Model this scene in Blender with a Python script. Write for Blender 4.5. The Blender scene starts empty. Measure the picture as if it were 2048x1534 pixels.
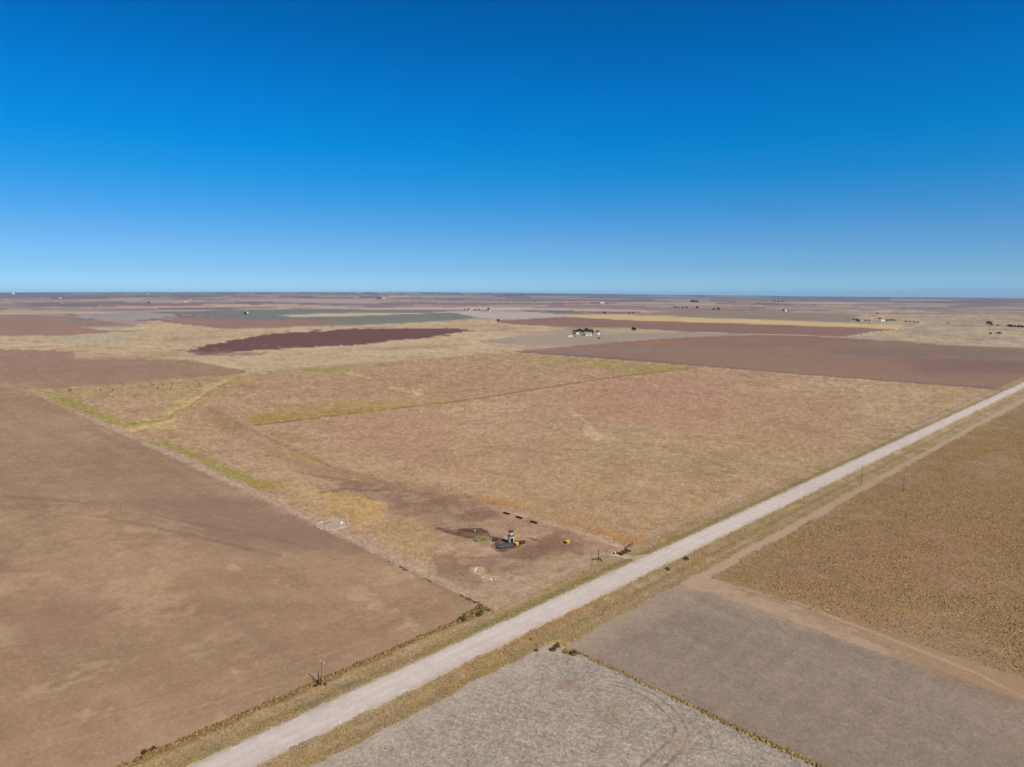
import bpy, bmesh, math, random
import numpy as np
from mathutils import Vector, Matrix

# ------------------------------------------------------------------ camera, world, sun, exposure
F_PX, VH, CAM_H = 1364.0, 597.0, 106.0          # focal length and level line in pixels of the 2048 px photograph, metres
YAW = math.radians(44.75)                        # angle between the view's sideways axis and the road
scene = bpy.context.scene
COL = scene.collection
PITCH = math.atan((767 - VH) / F_PX)
CY, SY = math.cos(YAW), math.sin(YAW)
# world axes: X along the gravel road (0 at the near corner of the pasture), Y square to it, into the pasture
_n = np.array([-6.1725902, 222.47086983])
CAM = np.array([-(_n[0] * CY + _n[1] * SY), -(-_n[0] * SY + _n[1] * CY)])
def v2w(p):                                      # view-aligned metres (right, forward) -> world XY
    p = np.asarray(p, float)
    return np.stack([CAM[0] + p[..., 0] * CY + p[..., 1] * SY, CAM[1] - p[..., 0] * SY + p[..., 1] * CY], -1)
def w2v(x, y):
    dx, dy = x - CAM[0], y - CAM[1]
    return dx * CY - dy * SY, dx * SY + dy * CY

cam = bpy.data.cameras.new('camera')
cam.sensor_width = 36.0
cam.lens = 36.0 * F_PX / 2048.0
cam.clip_start, cam.clip_end = 1.0, 150000.0
camo = bpy.data.objects.new('camera', cam); COL.objects.link(camo)
fx, fy = SY, CY                                  # forward in world XY
camo.location = (CAM[0], CAM[1], CAM_H)
fwd = Vector((fx * math.cos(PITCH), fy * math.cos(PITCH), -math.sin(PITCH)))
camo.rotation_euler = fwd.to_track_quat('-Z', 'Y').to_euler()
scene.camera = camo

SUN_AZ, SUN_EL = math.radians(138), math.radians(45)     # clockwise from the view direction
sd = v2w(np.array([math.sin(SUN_AZ), math.cos(SUN_AZ)])) - CAM
sun_dir = Vector((sd[0] * math.cos(SUN_EL), sd[1] * math.cos(SUN_EL), math.sin(SUN_EL)))
world = bpy.data.worlds.new('World'); scene.world = world; world.use_nodes = True
nt = world.node_tree; nt.nodes.clear()
wo = nt.nodes.new('ShaderNodeOutputWorld'); bg = nt.nodes.new('ShaderNodeBackground')
sky = nt.nodes.new('ShaderNodeTexSky'); sky.sky_type = 'NISHITA'; sky.sun_disc = False
sky.sun_elevation = SUN_EL; sky.sun_rotation = math.atan2(sd[0], sd[1])
sky.altitude = 400; sky.air_density = 1.0; sky.dust_density = 0.3; sky.ozone_density = 3.0
hs = nt.nodes.new('ShaderNodeHueSaturation'); hs.inputs['Saturation'].default_value = 1.2; hs.inputs['Value'].default_value = 1.0
nt.links.new(sky.outputs[0], hs.inputs['Color']); 
# the photograph's deep clear-air grading of the sky by height above the horizon
tc = nt.nodes.new('ShaderNodeTexCoord'); sx = nt.nodes.new('ShaderNodeSeparateXYZ'); cr = nt.nodes.new('ShaderNodeValToRGB')
mx = nt.nodes.new('ShaderNodeMix'); mx.data_type = 'RGBA'; mx.blend_type = 'MULTIPLY'; mx.inputs[0].default_value = 1.0
SKYG = [(0.0, (0.4031, 0.6719, 1.2032)), (0.0108, (0.3921, 0.6675, 1.173)), (0.0409, (0.2871, 0.5027, 0.8378)), (0.0833, (0.24, 0.4714, 0.7542)), (0.1248, (0.1457, 0.4799, 0.7542)), (0.1652, (0.0514, 0.5056, 0.7799)), (0.2044, (0.0062, 0.5296, 0.8217)), (0.2667, (0.0017, 0.517, 0.843)), (0.3248, (0.0, 0.4589, 0.778)), (0.3786, (0.0, 0.4285, 0.7113)), (0.55, (0.0, 0.4028, 0.6513)), (1.0, (0.0, 0.3856, 0.617))]
while len(cr.color_ramp.elements) < len(SKYG): cr.color_ramp.elements.new(0.5)
for e, (p, c) in zip(cr.color_ramp.elements, SKYG): e.position = p; e.color = (*c, 1)
nt.links.new(tc.outputs['Generated'], sx.inputs[0]); nt.links.new(sx.outputs['Z'], cr.inputs[0])
nt.links.new(hs.outputs[0], mx.inputs[6]); nt.links.new(cr.outputs[0], mx.inputs[7]); nt.links.new(mx.outputs[2], bg.inputs[0])
bg.inputs[1].default_value = 0.14
nt.links.new(bg.outputs[0], wo.inputs[0])

sun = bpy.data.lights.new('sun', 'SUN'); sun.energy = 4.3; sun.angle = math.radians(0.53); sun.color = (1.0, 0.92, 0.745)
suno = bpy.data.objects.new('sun', sun); COL.objects.link(suno)
suno.rotation_euler = sun_dir.to_track_quat('Z', 'Y').to_euler()
vs = scene.view_settings
scene.display_settings.display_device = 'sRGB'
vs.view_transform = 'Standard'; vs.look = 'None'; vs.gamma = 1.0; vs.use_curve_mapping = False; vs.exposure = 0.0
scene.cycles.volume_bounces = 0
scene.cycles.max_bounces = 5
HAZE_DENSITY = 1.8e-5
K_ALB = np.array([0.975, 0.955, 0.895])                                     # picture value -> surface colour

rng = np.random.default_rng(7); random.seed(7)

# ------------------------------------------------------------------ helpers
def lin(c):
    c = np.asarray(c, float) / 255.0
    return np.where(c <= 0.04045, c / 12.92, ((c + 0.055) / 1.055) ** 2.4)
def alb(c): return lin(c) * K_ALB
def _h(ix, iy, seed):
    n = (ix.astype(np.int64) * 374761393 + iy.astype(np.int64) * 668265263 + seed * 2147483629) & 0xFFFFFFFF
    n = ((n ^ (n >> 13)) * 1274126177) & 0xFFFFFFFF
    n = ((n ^ (n >> 16)) * 2246822519) & 0xFFFFFFFF
    return (n ^ (n >> 15)) / 4294967296.0
def vn(x, y, seed=0):
    ix, iy = np.floor(x), np.floor(y); a, b = x - ix, y - iy
    a = a * a * (3 - 2 * a); b = b * b * (3 - 2 * b)
    h00, h10, h01, h11 = _h(ix, iy, seed), _h(ix + 1, iy, seed), _h(ix, iy + 1, seed), _h(ix + 1, iy + 1, seed)
    return (h00 * (1 - a) + h10 * a) * (1 - b) + (h01 * (1 - a) + h11 * a) * b
def fbm(x, y, scale, seed=0, oct=4, rough=0.55):
    """about -1..1; scale = size in metres of the largest blobs"""
    t, amp, tot = 0, 1.0, 0.0
    ca, sa = 0.8, 0.6
    x, y = x / scale, y / scale
    for o in range(oct):
        t = t + amp * (vn(x, y, seed + o * 17) * 2 - 1); tot += amp
        x, y = (ca * x - sa * y) * 2.03 + 11.3, (sa * x + ca * y) * 2.03 + 5.7; amp *= rough
    return t / tot * 1.6
def lodn(x, y, r, k, seed=0, oct=3):
    """noise whose blobs are about k*r metres, in doubling world-space levels"""
    L = np.log2(np.maximum(r * k, .6)); out = np.zeros(x.shape); f0 = np.floor(L)
    for l in np.unique(f0):
        s = f0 == l; w = L[s] - l
        a = fbm(x[s], y[s], 2.0 ** l, seed + int(l) * 31, oct, .65); b = fbm(x[s], y[s], 2.0 ** (l + 1), seed + int(l + 1) * 31, oct, .65)
        out[s] = (a * (1 - w) + b * w) / np.sqrt(w * w + (1 - w) ** 2)
    return out
def sstep(a, b, x):
    t = np.clip((x - a) / (b - a), 0, 1); return t * t * (3 - 2 * t)

# ------------------------------------------------------------------ terrain
DMAX, D0 = 30000.0, 1300.0
_hu = np.array([-600, 0, 300, 512, 800, 1024, 1300, 1536, 1800, 2048, 2600.])
_hv = np.array([586, 585.5, 584.5, 584.2, 584.5, 586, 589.5, 592, 594.5, 595.5, 596.])
def ray(u, v):
    x, y = np.asarray(u, float) - 1024, 767 - np.asarray(v, float)
    return x, F_PX * math.cos(PITCH) + y * math.sin(PITCH), y * math.cos(PITCH) - F_PX * math.sin(PITCH)
_rx, _ry, _rz = ray(_hu, _hv)
_haz, _hel = np.arctan2(_rx, _ry), _rz / np.hypot(_rx, _ry)
def terr_v(r, az):                               # far terrain by distance and azimuth from below the camera
    zend = CAM_H + np.interp(az, _haz, _hel) * DMAX
    q = np.clip((r - D0) / (DMAX - D0), 0, 1.2)
    return zend * q ** 1.3
def road_relief(x, y):
    near = sstep(2500, 1200, np.hypot(x - CAM[0], y - CAM[1]))
    d = np.abs(y + 14)
    z = 0.28 * sstep(8.5, 4.5, d) - 0.45 * np.exp(-((d - 10.5) / 2.0) ** 2)
    return z * near
def terr(x, y):
    vx, vy = w2v(x, y); r = np.hypot(vx, vy)
    z = terr_v(r, np.arctan2(vx, vy))
    fade = sstep(6000, 700, r)
    und = 0.9 * fbm(x, y, 260, 91, 3) * sstep(150, 420, r) * fade * sstep(14, 60, np.abs(y + 14))
    return z + und + road_relief(x, y)
def to_px(x, y, z):
    vx, vy = w2v(x, y); dz = z - CAM_H
    c, s = math.cos(PITCH), math.sin(PITCH)
    depth = vy * c - dz * s; up = vy * s + dz * c
    depth = np.where(depth > 1, depth, 1)
    return 1024 + F_PX * vx / depth, 767 - F_PX * up / depth, depth
def at(u, v):
    """ground point seen at a pixel of the 2048 px photograph -> world x, y, z, metres per pixel"""
    x, y, z = (float(q) for q in ray(u, v)); h = math.hypot(x, y)
    lo, hi = 20.0, DMAX * 0.995
    f = lambda D: (CAM_H + D * z / h) - float(terr(*v2w(np.array([x / h * D, y / h * D]))))
    if f(hi) > 0: hi_ok = hi
    else:
        for _ in range(50):
            m = (lo + hi) / 2
            if f(m) > 0: lo = m
            else: hi = m
    D = hi
    p = v2w(np.array([x / h * D, y / h * D]))
    return float(p[0]), float(p[1]), float(terr(p[0], p[1])), D * math.hypot(h, 0) / h * h / F_PX / F_PX * 1.0

# ------------------------------------------------------------------ materials
def new_mat(name, rough=0.9, spec=0.2, metal=0.0):
    m = bpy.data.materials.new(name); m.use_nodes = True
    b = m.node_tree.nodes['Principled BSDF']
    b.inputs['Roughness'].default_value = rough; b.inputs['Metallic'].default_value = metal
    b.inputs['Specular IOR Level'].default_value = spec
    return m, m.node_tree, b
def simple_mat(name, rgb, rough=0.8, metal=0.0, var=0.25, scale=3.0, spec=0.3):
    m, t, b = new_mat(name, rough, spec, metal)
    tc = t.nodes.new('ShaderNodeTexCoord'); nz = t.nodes.new('ShaderNodeTexNoise')
    nz.inputs['Scale'].default_value = scale; nz.inputs['Detail'].default_value = 5
    t.links.new(tc.outputs['Object'], nz.inputs['Vector'])
    mp = t.nodes.new('ShaderNodeMapRange'); mp.inputs['From Min'].default_value = 0.3; mp.inputs['From Max'].default_value = 0.7
    mp.inputs['To Min'].default_value = 1 - var; mp.inputs['To Max'].default_value = 1 + var
    t.links.new(nz.outputs['Fac'], mp.inputs['Value'])
    vm = t.nodes.new('ShaderNodeVectorMath'); vm.operation = 'SCALE'; vm.inputs[0].default_value = alb(rgb)
    t.links.new(mp.outputs[0], vm.inputs['Scale']); t.links.new(vm.outputs[0], b.inputs['Base Color'])
    bp = t.nodes.new('ShaderNodeBump'); bp.inputs['Strength'].default_value = 0.3; bp.inputs['Distance'].default_value = 0.03
    t.links.new(nz.outputs['Fac'], bp.inputs['Height']); t.links.new(bp.outputs[0], b.inputs['Normal'])
    return m
def land_mat():
    m, t, b = new_mat('soil_and_grass', 0.95, 0.1)
    g = t.nodes.new('ShaderNodeNewGeometry')
    ac = t.nodes.new('ShaderNodeAttribute'); ac.attribute_name = 'Col'
    aa = t.nodes.new('ShaderNodeAttribute'); aa.attribute_name = 'Amp'
    vals = []
    for sc, det in ((0.9, 5.0), (0.16, 4.0)):
        nz = t.nodes.new('ShaderNodeTexNoise'); nz.inputs['Scale'].default_value = sc; nz.inputs['Detail'].default_value = det
        nz.inputs['Roughness'].default_value = 0.65
        t.links.new(g.outputs['Position'], nz.inputs['Vector'])
        mp = t.nodes.new('ShaderNodeMath'); mp.operation = 'SUBTRACT'; mp.inputs[1].default_value = 0.5
        t.links.new(nz.outputs['Fac'], mp.inputs[0]); vals.append((nz, mp))
    ad = t.nodes.new('ShaderNodeMath'); ad.operation = 'MULTIPLY_ADD'; ad.inputs[1].default_value = 0.45
    t.links.new(vals[1][1].outputs[0], ad.inputs[0]); t.links.new(vals[0][1].outputs[0], ad.inputs[2])
    ml = t.nodes.new('ShaderNodeMath'); ml.operation = 'MULTIPLY_ADD'; ml.inputs[2].default_value = 1.0
    t.links.new(ad.outputs[0], ml.inputs[0]); t.links.new(aa.outputs['Fac'], ml.inputs[1])
    vm = t.nodes.new('ShaderNodeVectorMath'); vm.operation = 'SCALE'
    t.links.new(ac.outputs['Color'], vm.inputs[0]); t.links.new(ml.outputs[0], vm.inputs['Scale'])
    t.links.new(vm.outputs[0], b.inputs['Base Color'])
    bp = t.nodes.new('ShaderNodeBump'); bp.inputs['Strength'].default_value = 0.35; bp.inputs['Distance'].default_value = 0.12
    t.links.new(vals[0][0].outputs['Fac'], bp.inputs['Height']); t.links.new(bp.outputs[0], b.inputs['Normal'])
    return m
def tuft_mat():
    m, t, b = new_mat('dry_plants', 0.9, 0.1)
    ac = t.nodes.new('ShaderNodeAttribute'); ac.attribute_name = 'Col'
    t.links.new(ac.outputs['Color'], b.inputs['Base Color'])
    return m
LAND, TUFT = land_mat(), tuft_mat()

# ------------------------------------------------------------------ what the land is made of: fields as polygons
def in_poly(u, v, P):
    P = np.asarray(P, float); n = len(P); ins = np.zeros(u.shape, bool)
    for i in range(n):
        x0, y0 = P[i]; x1, y1 = P[(i + 1) % n]
        c = (y0 > v) != (y1 > v)
        with np.errstate(divide='ignore', invalid='ignore'):
            xi = (x1 - x0) * (v - y0) / (y1 - y0 + 1e-12) + x0
        ins ^= c & (u < xi)
    return ins
def line_mask(u, v, P, w, nz, rag):
    P = np.asarray(P, float); pad = w * 3 + rag * 2
    sel = (u > P[:, 0].min() - pad) & (u < P[:, 0].max() + pad) & (v > P[:, 1].min() - pad) & (v < P[:, 1].max() + pad)
    out = np.zeros(u.shape)
    if not sel.any(): return out
    a, b = u[sel], v[sel]; d2 = np.full(a.shape, 1e9); tt = np.zeros(a.shape)
    for i in range(len(P) - 1):
        x0, y0 = P[i]; dx, dy = P[i + 1] - P[i]
        t = np.clip(((a - x0) * dx + (b - y0) * dy) / (dx * dx + dy * dy + 1e-9), 0, 1)
        d2 = np.minimum(d2, (a - x0 - t * dx) ** 2 + (b - y0 - t * dy) ** 2)
    out[sel] = sstep(w * 1.3, w * .4, np.sqrt(d2) + np.abs(nz[sel]) * rag)
    return out
def poly_mask(u, v, P, soft, nz, namp, hx=0.3):
    """soft membership of the polygon: distances count fully up-down and hx sideways"""
    P = np.asarray(P, float); pad = (soft + namp) * 1.5
    sel = (u > P[:, 0].min() - pad / hx) & (u < P[:, 0].max() + pad / hx) & (v > P[:, 1].min() - pad) & (v < P[:, 1].max() + pad)
    out = np.zeros(u.shape)
    if not sel.any(): return out
    a, b = u[sel] * hx, v[sel]; d2 = np.full(a.shape, 1e9)
    for i in range(len(P)):
        x0, y0 = P[i][0] * hx, P[i][1]; x1, y1 = P[(i + 1) % len(P)][0] * hx, P[(i + 1) % len(P)][1]
        dx, dy = x1 - x0, y1 - y0
        t = np.clip(((a - x0) * dx + (b - y0) * dy) / (dx * dx + dy * dy + 1e-9), 0, 1)
        d2 = np.minimum(d2, (a - x0 - t * dx) ** 2 + (b - y0 - t * dy) ** 2)
    d = np.sqrt(d2); d = np.where(in_poly(u[sel], v[sel], P), d, -d)
    out[sel] = sstep(-soft, soft, d + nz[sel] * namp * 1.5)
    return out

# far fields: name, label, outline (where it lies in the photograph), colour, edge softness, edge raggedness
FAR = [
 ('grassland', 'tan dry grassland around the dark maroon field', [(-200,668),(260,655),(300,640),(420,650),(640,654),(770,648),(1000,636),(1040,648),(1145,656),(1060,668),(960,683),(1060,692),(1040,703),(700,728),(488,744),(380,720),(150,718),(145,703),(-200,694)], (196,168,134), .8, 2),
 ('grassland', 'tan streaky grassland at the far right beyond the brown field', [(1680,674),(1800,655),(1700,640),(1750,620),(2300,618),(2300,700),(2048,694),(1860,687)], (180,158,134), .8, 2),
 ('ploughed_field', 'reddish brown ploughed field at the far left edge', [(-200,629),(125,630),(172,633),(130,641),(208,642),(282,652),(160,654),(215,661),(300,661),(200,666),(130,671),(-200,671)], (160,126,108), .5, .8),
 ('fallow_field', 'pale grey fallow field at the far left', [(140,627),(290,623),(360,632),(270,641),(200,640),(172,634)], (166,152,144), .5, .5),
 ('green_field', 'long grey green field left of centre near the horizon', [(290,623),(512,617),(680,615),(920,620),(1000,628),(900,641),(770,648),(640,651),(512,649),(425,634)], (127,125,114), .5, .7),
 ('ploughed_field', 'brown field below the long grey green field', [(350,634),(430,635),(512,641),(650,640),(700,645),(640,652),(512,657),(460,658),(330,645)], (152,122,104), .5, .8),
 ('wheat_stubble', 'narrow pale tan strip inside the grey green field', [(553,631),(600,634.5),(700,632.5),(820,628),(900,625.5),(700,625.5),(620,628)], (206,176,142), .5, .3),
 ('burnt_field', 'dark maroon field with ragged edges left of centre', [(372,703),(392,696),(440,685),(520,672),(600,663.5),(700,658.5),(800,657),(900,657),(955,661),(900,668),(850,676),(770,683),(720,690),(620,695),(520,700),(450,706),(400,709)], (116,81,72), .7, 1.6),
 ('fallow_field', 'pale pinkish grey field above the mauve field', [(890,622),(1030,621),(1100,627),(1150,632),(1030,639),(960,636)], (190,174,164), .5, .5),
 ('ploughed_field', 'wide mauve brown field behind the farmstead', [(980,642),(1024,640),(1130,634),(1250,640),(1400,645),(1536,649),(1795,658),(1740,664),(1690,673),(1600,670),(1536,669),(1400,665),(1270,657),(1140,654),(1024,648)], (146,112,97), .5, .6),
 ('wheat_stubble', 'golden yellow stubble strip at the right', [(1120,628),(1250,630),(1400,636),(1536,640),(1810,651),(1795,658),(1536,648.5),(1400,645),(1250,640),(1150,634)], (208,178,126), .5, .4),
 ('green_field', 'drab olive field above the golden stubble strip', [(1300,627),(1340,621),(1536,622),(1720,629),(1700,645),(1536,639),(1380,634)], (148,132,112), .5, .4),
 ('fallow_field', 'greyish field around the white farmstead', [(970,683),(1024,674),(1130,668),(1200,664),(1380,664),(1536,668.5),(1375,675),(1250,682),(1150,690),(1060,691)], (166,147,128), .6, .8),
 ('ploughed_field', 'broad purplish brown ploughed field beyond the pasture', [(1030,703),(1130,693),(1280,681),(1380,674),(1536,669.5),(1600,671),(1700,677),(1860,687),(2048,694),(2300,708),(2400,790),(2000,781),(1500,744)], (149,118,99), .5, .4),
]
# soft ground marks and vegetation changes: outline, colour, strength, softness, raggedness
SPOTS = [
 # beyond the pasture
 ([(960,684),(1040,690),(1150,692),(1080,698),(1000,696)], (188,160,132), .8, 1.2, 1.5),
 ([(1262,684),(1330,681),(1400,685),(1330,692),(1265,691)], (165,115,85), .7, 2, 2),
 ([(1090,700),(1300,694),(1420,700),(1300,706),(1150,708)], (145,125,118), .6, 3, 2),
 ([(1620,700),(2048,700),(2048,712),(1700,712)], (125,112,100), .6, 4, 3),
 ([(1780,715),(2100,722),(2100,752),(1850,748)], (126,95,92), .5, 8, 4),
 ([(100,674),(200,668),(262,668),(262,681),(110,681)], (178,168,142), .8, 1, 1.5),
 ([(160,655),(290,655),(400,662),(300,662),(215,660)], (196,172,132), .8, .8, 1),
 ([(1160,655),(1250,655),(1310,663),(1200,664)], (184,164,122), .7, 1, 1),
 ([(360,700),(430,703),(520,705),(560,699),(520,708),(400,712)], (140,110,100), .7, 1, 2),
 # pasture: pink bare areas
 ([(600,830),(760,820),(880,845),(900,900),(960,960),(840,930),(700,900)], (178,137,112), .75, 14, 12),
 ([(700,745),(820,735),(1010,740),(1040,770),(900,795),(800,775),(640,800),(600,775)], (178,139,108), .7, 8, 8),
 ([(1180,760),(1320,745),(1430,760),(1480,800),(1440,860),(1330,850),(1180,840),(1130,800)], (180,137,112), .8, 12, 12),
 ([(1024,880),(1110,880),(1120,930),(1024,925)], (178,137,112), .6, 10, 8),
 ([(1480,800),(1700,800),(1700,900),(1500,900)], (168,133,105), .5, 20, 14),
 ([(400,820),(440,815),(520,880),(640,930),(760,980),(700,975),(560,920),(440,860)], (158,124,96), .6, 6, 7),
 ([(1000,800),(1140,810),(1160,870),(1300,880),(1250,900),(1100,880),(980,850)], (180,148,118), .6, 8, 10),
 # pasture: green and yellow
 ([(490,838),(520,828),(600,822),(800,812),(880,806),(700,828),(560,843),(510,848)], (163,137,66), .95, 3, 3),
 ([(540,820),(700,800),(820,800),(760,818),(560,836)], (176,140,90), .7, 6, 4),
 ([(80,788),(140,796),(240,842),(330,838),(350,830),(270,855),(215,845),(130,812)], (156,140,72), .85, 3, 3),
 ([(262,878),(340,885),(400,905),(480,945),(560,985),(530,985),(420,935),(330,895)], (152,138,76), .9, 3, 4),
 ([(490,960),(560,962),(570,976),(520,980)], (160,140,70), .8, 3, 3),
 ([(580,905),(640,908),(650,925),(600,925)], (170,145,82), .7, 4, 4),
 ([(480,745),(500,745),(510,770),(440,790),(400,812),(350,830),(330,845),(290,850),(350,800),(420,765)], (170,148,84), .85, 5, 5),
 ([(420,765),(460,772),(400,800),(350,822),(300,848),(350,855),(262,862),(240,850),(330,828),(380,790)], (196,170,112), .8, 3, 5),
 ([(430,840),(470,845),(490,862),(450,862)], (152,132,76), .7, 3, 4),
 ([(600,736),(700,733),(720,742),(640,748)], (166,146,84), .8, 2, 2),
 ([(690,742),(730,748),(745,758),(700,750)], (194,168,112), .8, 1.5, 3),
 ([(780,776),(850,782),(845,790),(790,784)], (200,172,118), .85, 1.5, 3),
 ([(1040,710),(1100,713),(1390,735),(1400,739),(1300,746),(1230,742),(1120,722)], (160,143,82), .8, 3, 2),
 ([(980,706),(1080,712),(1180,730),(1080,745),(960,740),(900,722)], (170,145,104), .6, 5, 5),
 ([(60,784),(250,770),(450,756),(430,768),(300,790),(150,800)], (168,148,92), .55, 5, 5),
 # pasture: pale streaks
 ([(1140,820),(1160,830),(1190,860),(1210,880),(1180,872),(1150,840)], (196,168,136), .7, 3, 5),
 ([(900,805),(1010,800),(1040,815),(980,832),(900,822)], (190,160,128), .6, 4, 7),
 ([(560,860),(640,880),(560,885),(500,860)], (150,122,84), .6, 5, 6),
 # yard round the water point
 ([(655,955),(730,966),(830,982),(930,990),(1040,1020),(1150,1058),(1260,1096),(1200,1118),(1110,1155),(1000,1215),(960,1190),(880,1150),(862,1110),(872,1062),(840,1048),(790,1038),(756,1008),(700,990)], (174,140,115), .95, 5, 9),
 ([(700,960),(770,975),(860,990),(960,998),(1000,1030),(930,1045),(860,1036),(780,1030),(770,1005),(660,990)], (150,119,96), .65, 8, 10),
 ([(690,955),(790,965),(830,975),(800,985),(740,982),(670,985)], (138,112,92), .7, 4, 6),
 ([(765,962),(820,965),(815,975),(770,974)], (134,106,84), .8, 3, 4),
 ([(810,975),(840,970),(850,985),(780,990),(750,985)], (188,158,130), .8, 3, 4),
 ([(900,985),(1010,1002),(1100,1030),(1200,1056),(1290,1082),(1250,1096),(1170,1068),(1060,1025),(960,1000)], (178,131,82), .9, 4, 6),
 ([(1040,1000),(1180,1015),(1230,1040),(1150,1040)], (176,138,98), .5, 8, 8),
 ([(980,1010),(1080,1040),(1200,1080),(1260,1100),(1200,1098),(1100,1060),(1000,1032)], (182,140,118), .8, 5, 4),
 ([(630,985),(720,982),(772,1010),(764,1040),(700,1046),(650,1020)], (192,156,104), .85, 5, 7),
 ([(560,975),(640,985),(660,1020),(720,1050),(660,1045),(590,1010)], (184,155,112), .6, 6, 6),
 ([(780,1030),(850,1040),(870,1060),(860,1100),(900,1110),(860,1125),(800,1100),(740,1070)], (176,146,106), .8, 6, 7),
 ([(890,1105),(1000,1100),(1040,1110),(980,1125),(910,1120)], (148,118,102), .5, 5, 5),
 ([(872,1130),(940,1120),(960,1140),(1000,1150),(900,1165)], (156,128,92), .6, 5, 6),
 ([(940,1136),(965,1133),(972,1142),(955,1148),(942,1145)], (225,195,165), .9, 1.5, 3),
 ([(970,1150),(1000,1155),(995,1162),(960,1160)], (205,170,140), .7, 2, 3),
 ([(1030,1100),(1090,1080),(1120,1085),(1100,1105),(1060,1125),(1020,1120)], (142,110,90), .75, 5, 7),
 ([(1110,1060),(1180,1075),(1200,1090),(1150,1095),(1100,1100)], (150,118,98), .6, 6, 5),
 ([(940,1095),(1010,1100),(1080,1080),(1060,1060),(920,1085),(900,1100)], (184,146,116), .5, 6, 5),
 ([(866,1054),(880,1053),(905,1060),(925,1056),(962,1057),(976,1064),(986,1074),(960,1077),(930,1076),(895,1066),(870,1059)], (96,68,56), .97, 1.4, 1.6),
 ([(980,1072),(1000,1074),(1012,1080),(1000,1084),(984,1082)], (104,76,62), .9, 1.4, 1.5),
 ([(982,1093),(992,1084),(1012,1082),(1034,1080),(1048,1082),(1046,1090),(1030,1096),(1008,1104),(990,1102)], (92,70,58), .95, 1.6, 1.4),
 ([(885,1014),(902,1014),(902,1018),(886,1018)], (110,78,58), .9, 1, 1),
 ([(600,925),(700,945),(800,955),(870,975),(960,990),(900,1000),(780,985),(700,975),(620,945)], (162,132,104), .45, 6, 9),
 ([(650,975),(740,965),(860,978),(930,990),(960,1015),(880,1020),(800,1010),(760,990),(680,990)], (138,108,86), .5, 4, 12),
 ([(930,1020),(1000,1015),(1010,1035),(940,1050),(900,1035)], (142,110,90), .6, 4, 8),
 ([(860,1100),(930,1095),(1010,1112),(990,1140),(900,1150),(865,1130)], (140,112,94), .5, 4, 8),
 ([(1040,1090),(1100,1075),(1180,1085),(1150,1105),(1080,1120),(1030,1135),(1010,1120)], (130,98,80), .55, 4, 9),
 ([(960,1150),(1060,1130),(1180,1095),(1220,1100),(1100,1160),(1000,1215),(950,1190)], (182,152,126), .7, 5, 6),
 ([(880,1080),(950,1082),(990,1105),(940,1112),(880,1110)], (190,154,124), .7, 4, 5),
 ([(1100,1045),(1160,1055),(1290,1098),(1310,1112),(1240,1100),(1170,1075),(1090,1050)], (188,156,130), .8, 2.5, 3),
 ([(1700,610),(1800,603),(2100,606),(2100,632),(1900,628),(1780,620)], (132,112,112), .55, 3, 4),
 # left ploughed field
 ([(240,990),(480,1000),(640,1050),(700,1100),(560,1100),(440,1075),(330,1040)], (148,116,100), .75, 16, 12),
 ([(0,1092),(180,1060),(280,1110),(360,1100),(300,1180),(160,1190),(0,1180)], (178,146,116), .55, 18, 22),
 ([(230,1160),(380,1190),(360,1260),(250,1250)], (184,150,120), .6, 12, 18),
 ([(310,1145),(365,1140),(360,1165),(310,1180)], (186,150,116), .6, 8, 12),
 ([(20,1230),(170,1200),(190,1290),(60,1300)], (156,122,104), .6, 16, 16),
 ([(360,1140),(450,1150),(460,1190),(370,1190)], (172,130,106), .45, 12, 10),
 ([(560,1260),(760,1250),(700,1300),(600,1310)], (172,132,108), .4, 16, 10),
 ([(0,1440),(300,1400),(500,1330),(640,1290),(560,1380),(300,1470),(0,1560)], (174,141,114), .35, 22, 12),
 ([(0,840),(120,830),(200,900),(60,960),(0,940)], (172,140,110), .4, 16, 14),
 ([(0,700),(200,712),(400,735),(300,760),(100,770),(0,760)], (158,122,106), .5, 8, 6),
 # right side
 ([(1430,1165),(1560,1180),(1700,1210),(1900,1290),(2048,1330),(2048,1400),(1850,1330),(1650,1250)], (150,120,92), .5, 8, 14),
 ([(1900,1000),(2100,980),(2100,1100),(1950,1100),(1700,1200),(1500,1180),(1620,1120)], (146,112,88), .4, 22, 26),
 ([(1120,1350),(1160,1355),(1150,1380),(1110,1375)], (150,118,96), .6, 5, 7),
 ([(1190,1400),(1260,1410),(1250,1450),(1190,1440)], (152,128,106), .4, 8, 8),
 ([(1320,1470),(1390,1460),(1400,1500),(1310,1520)], (168,142,118), .5, 8, 8),
]
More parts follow.
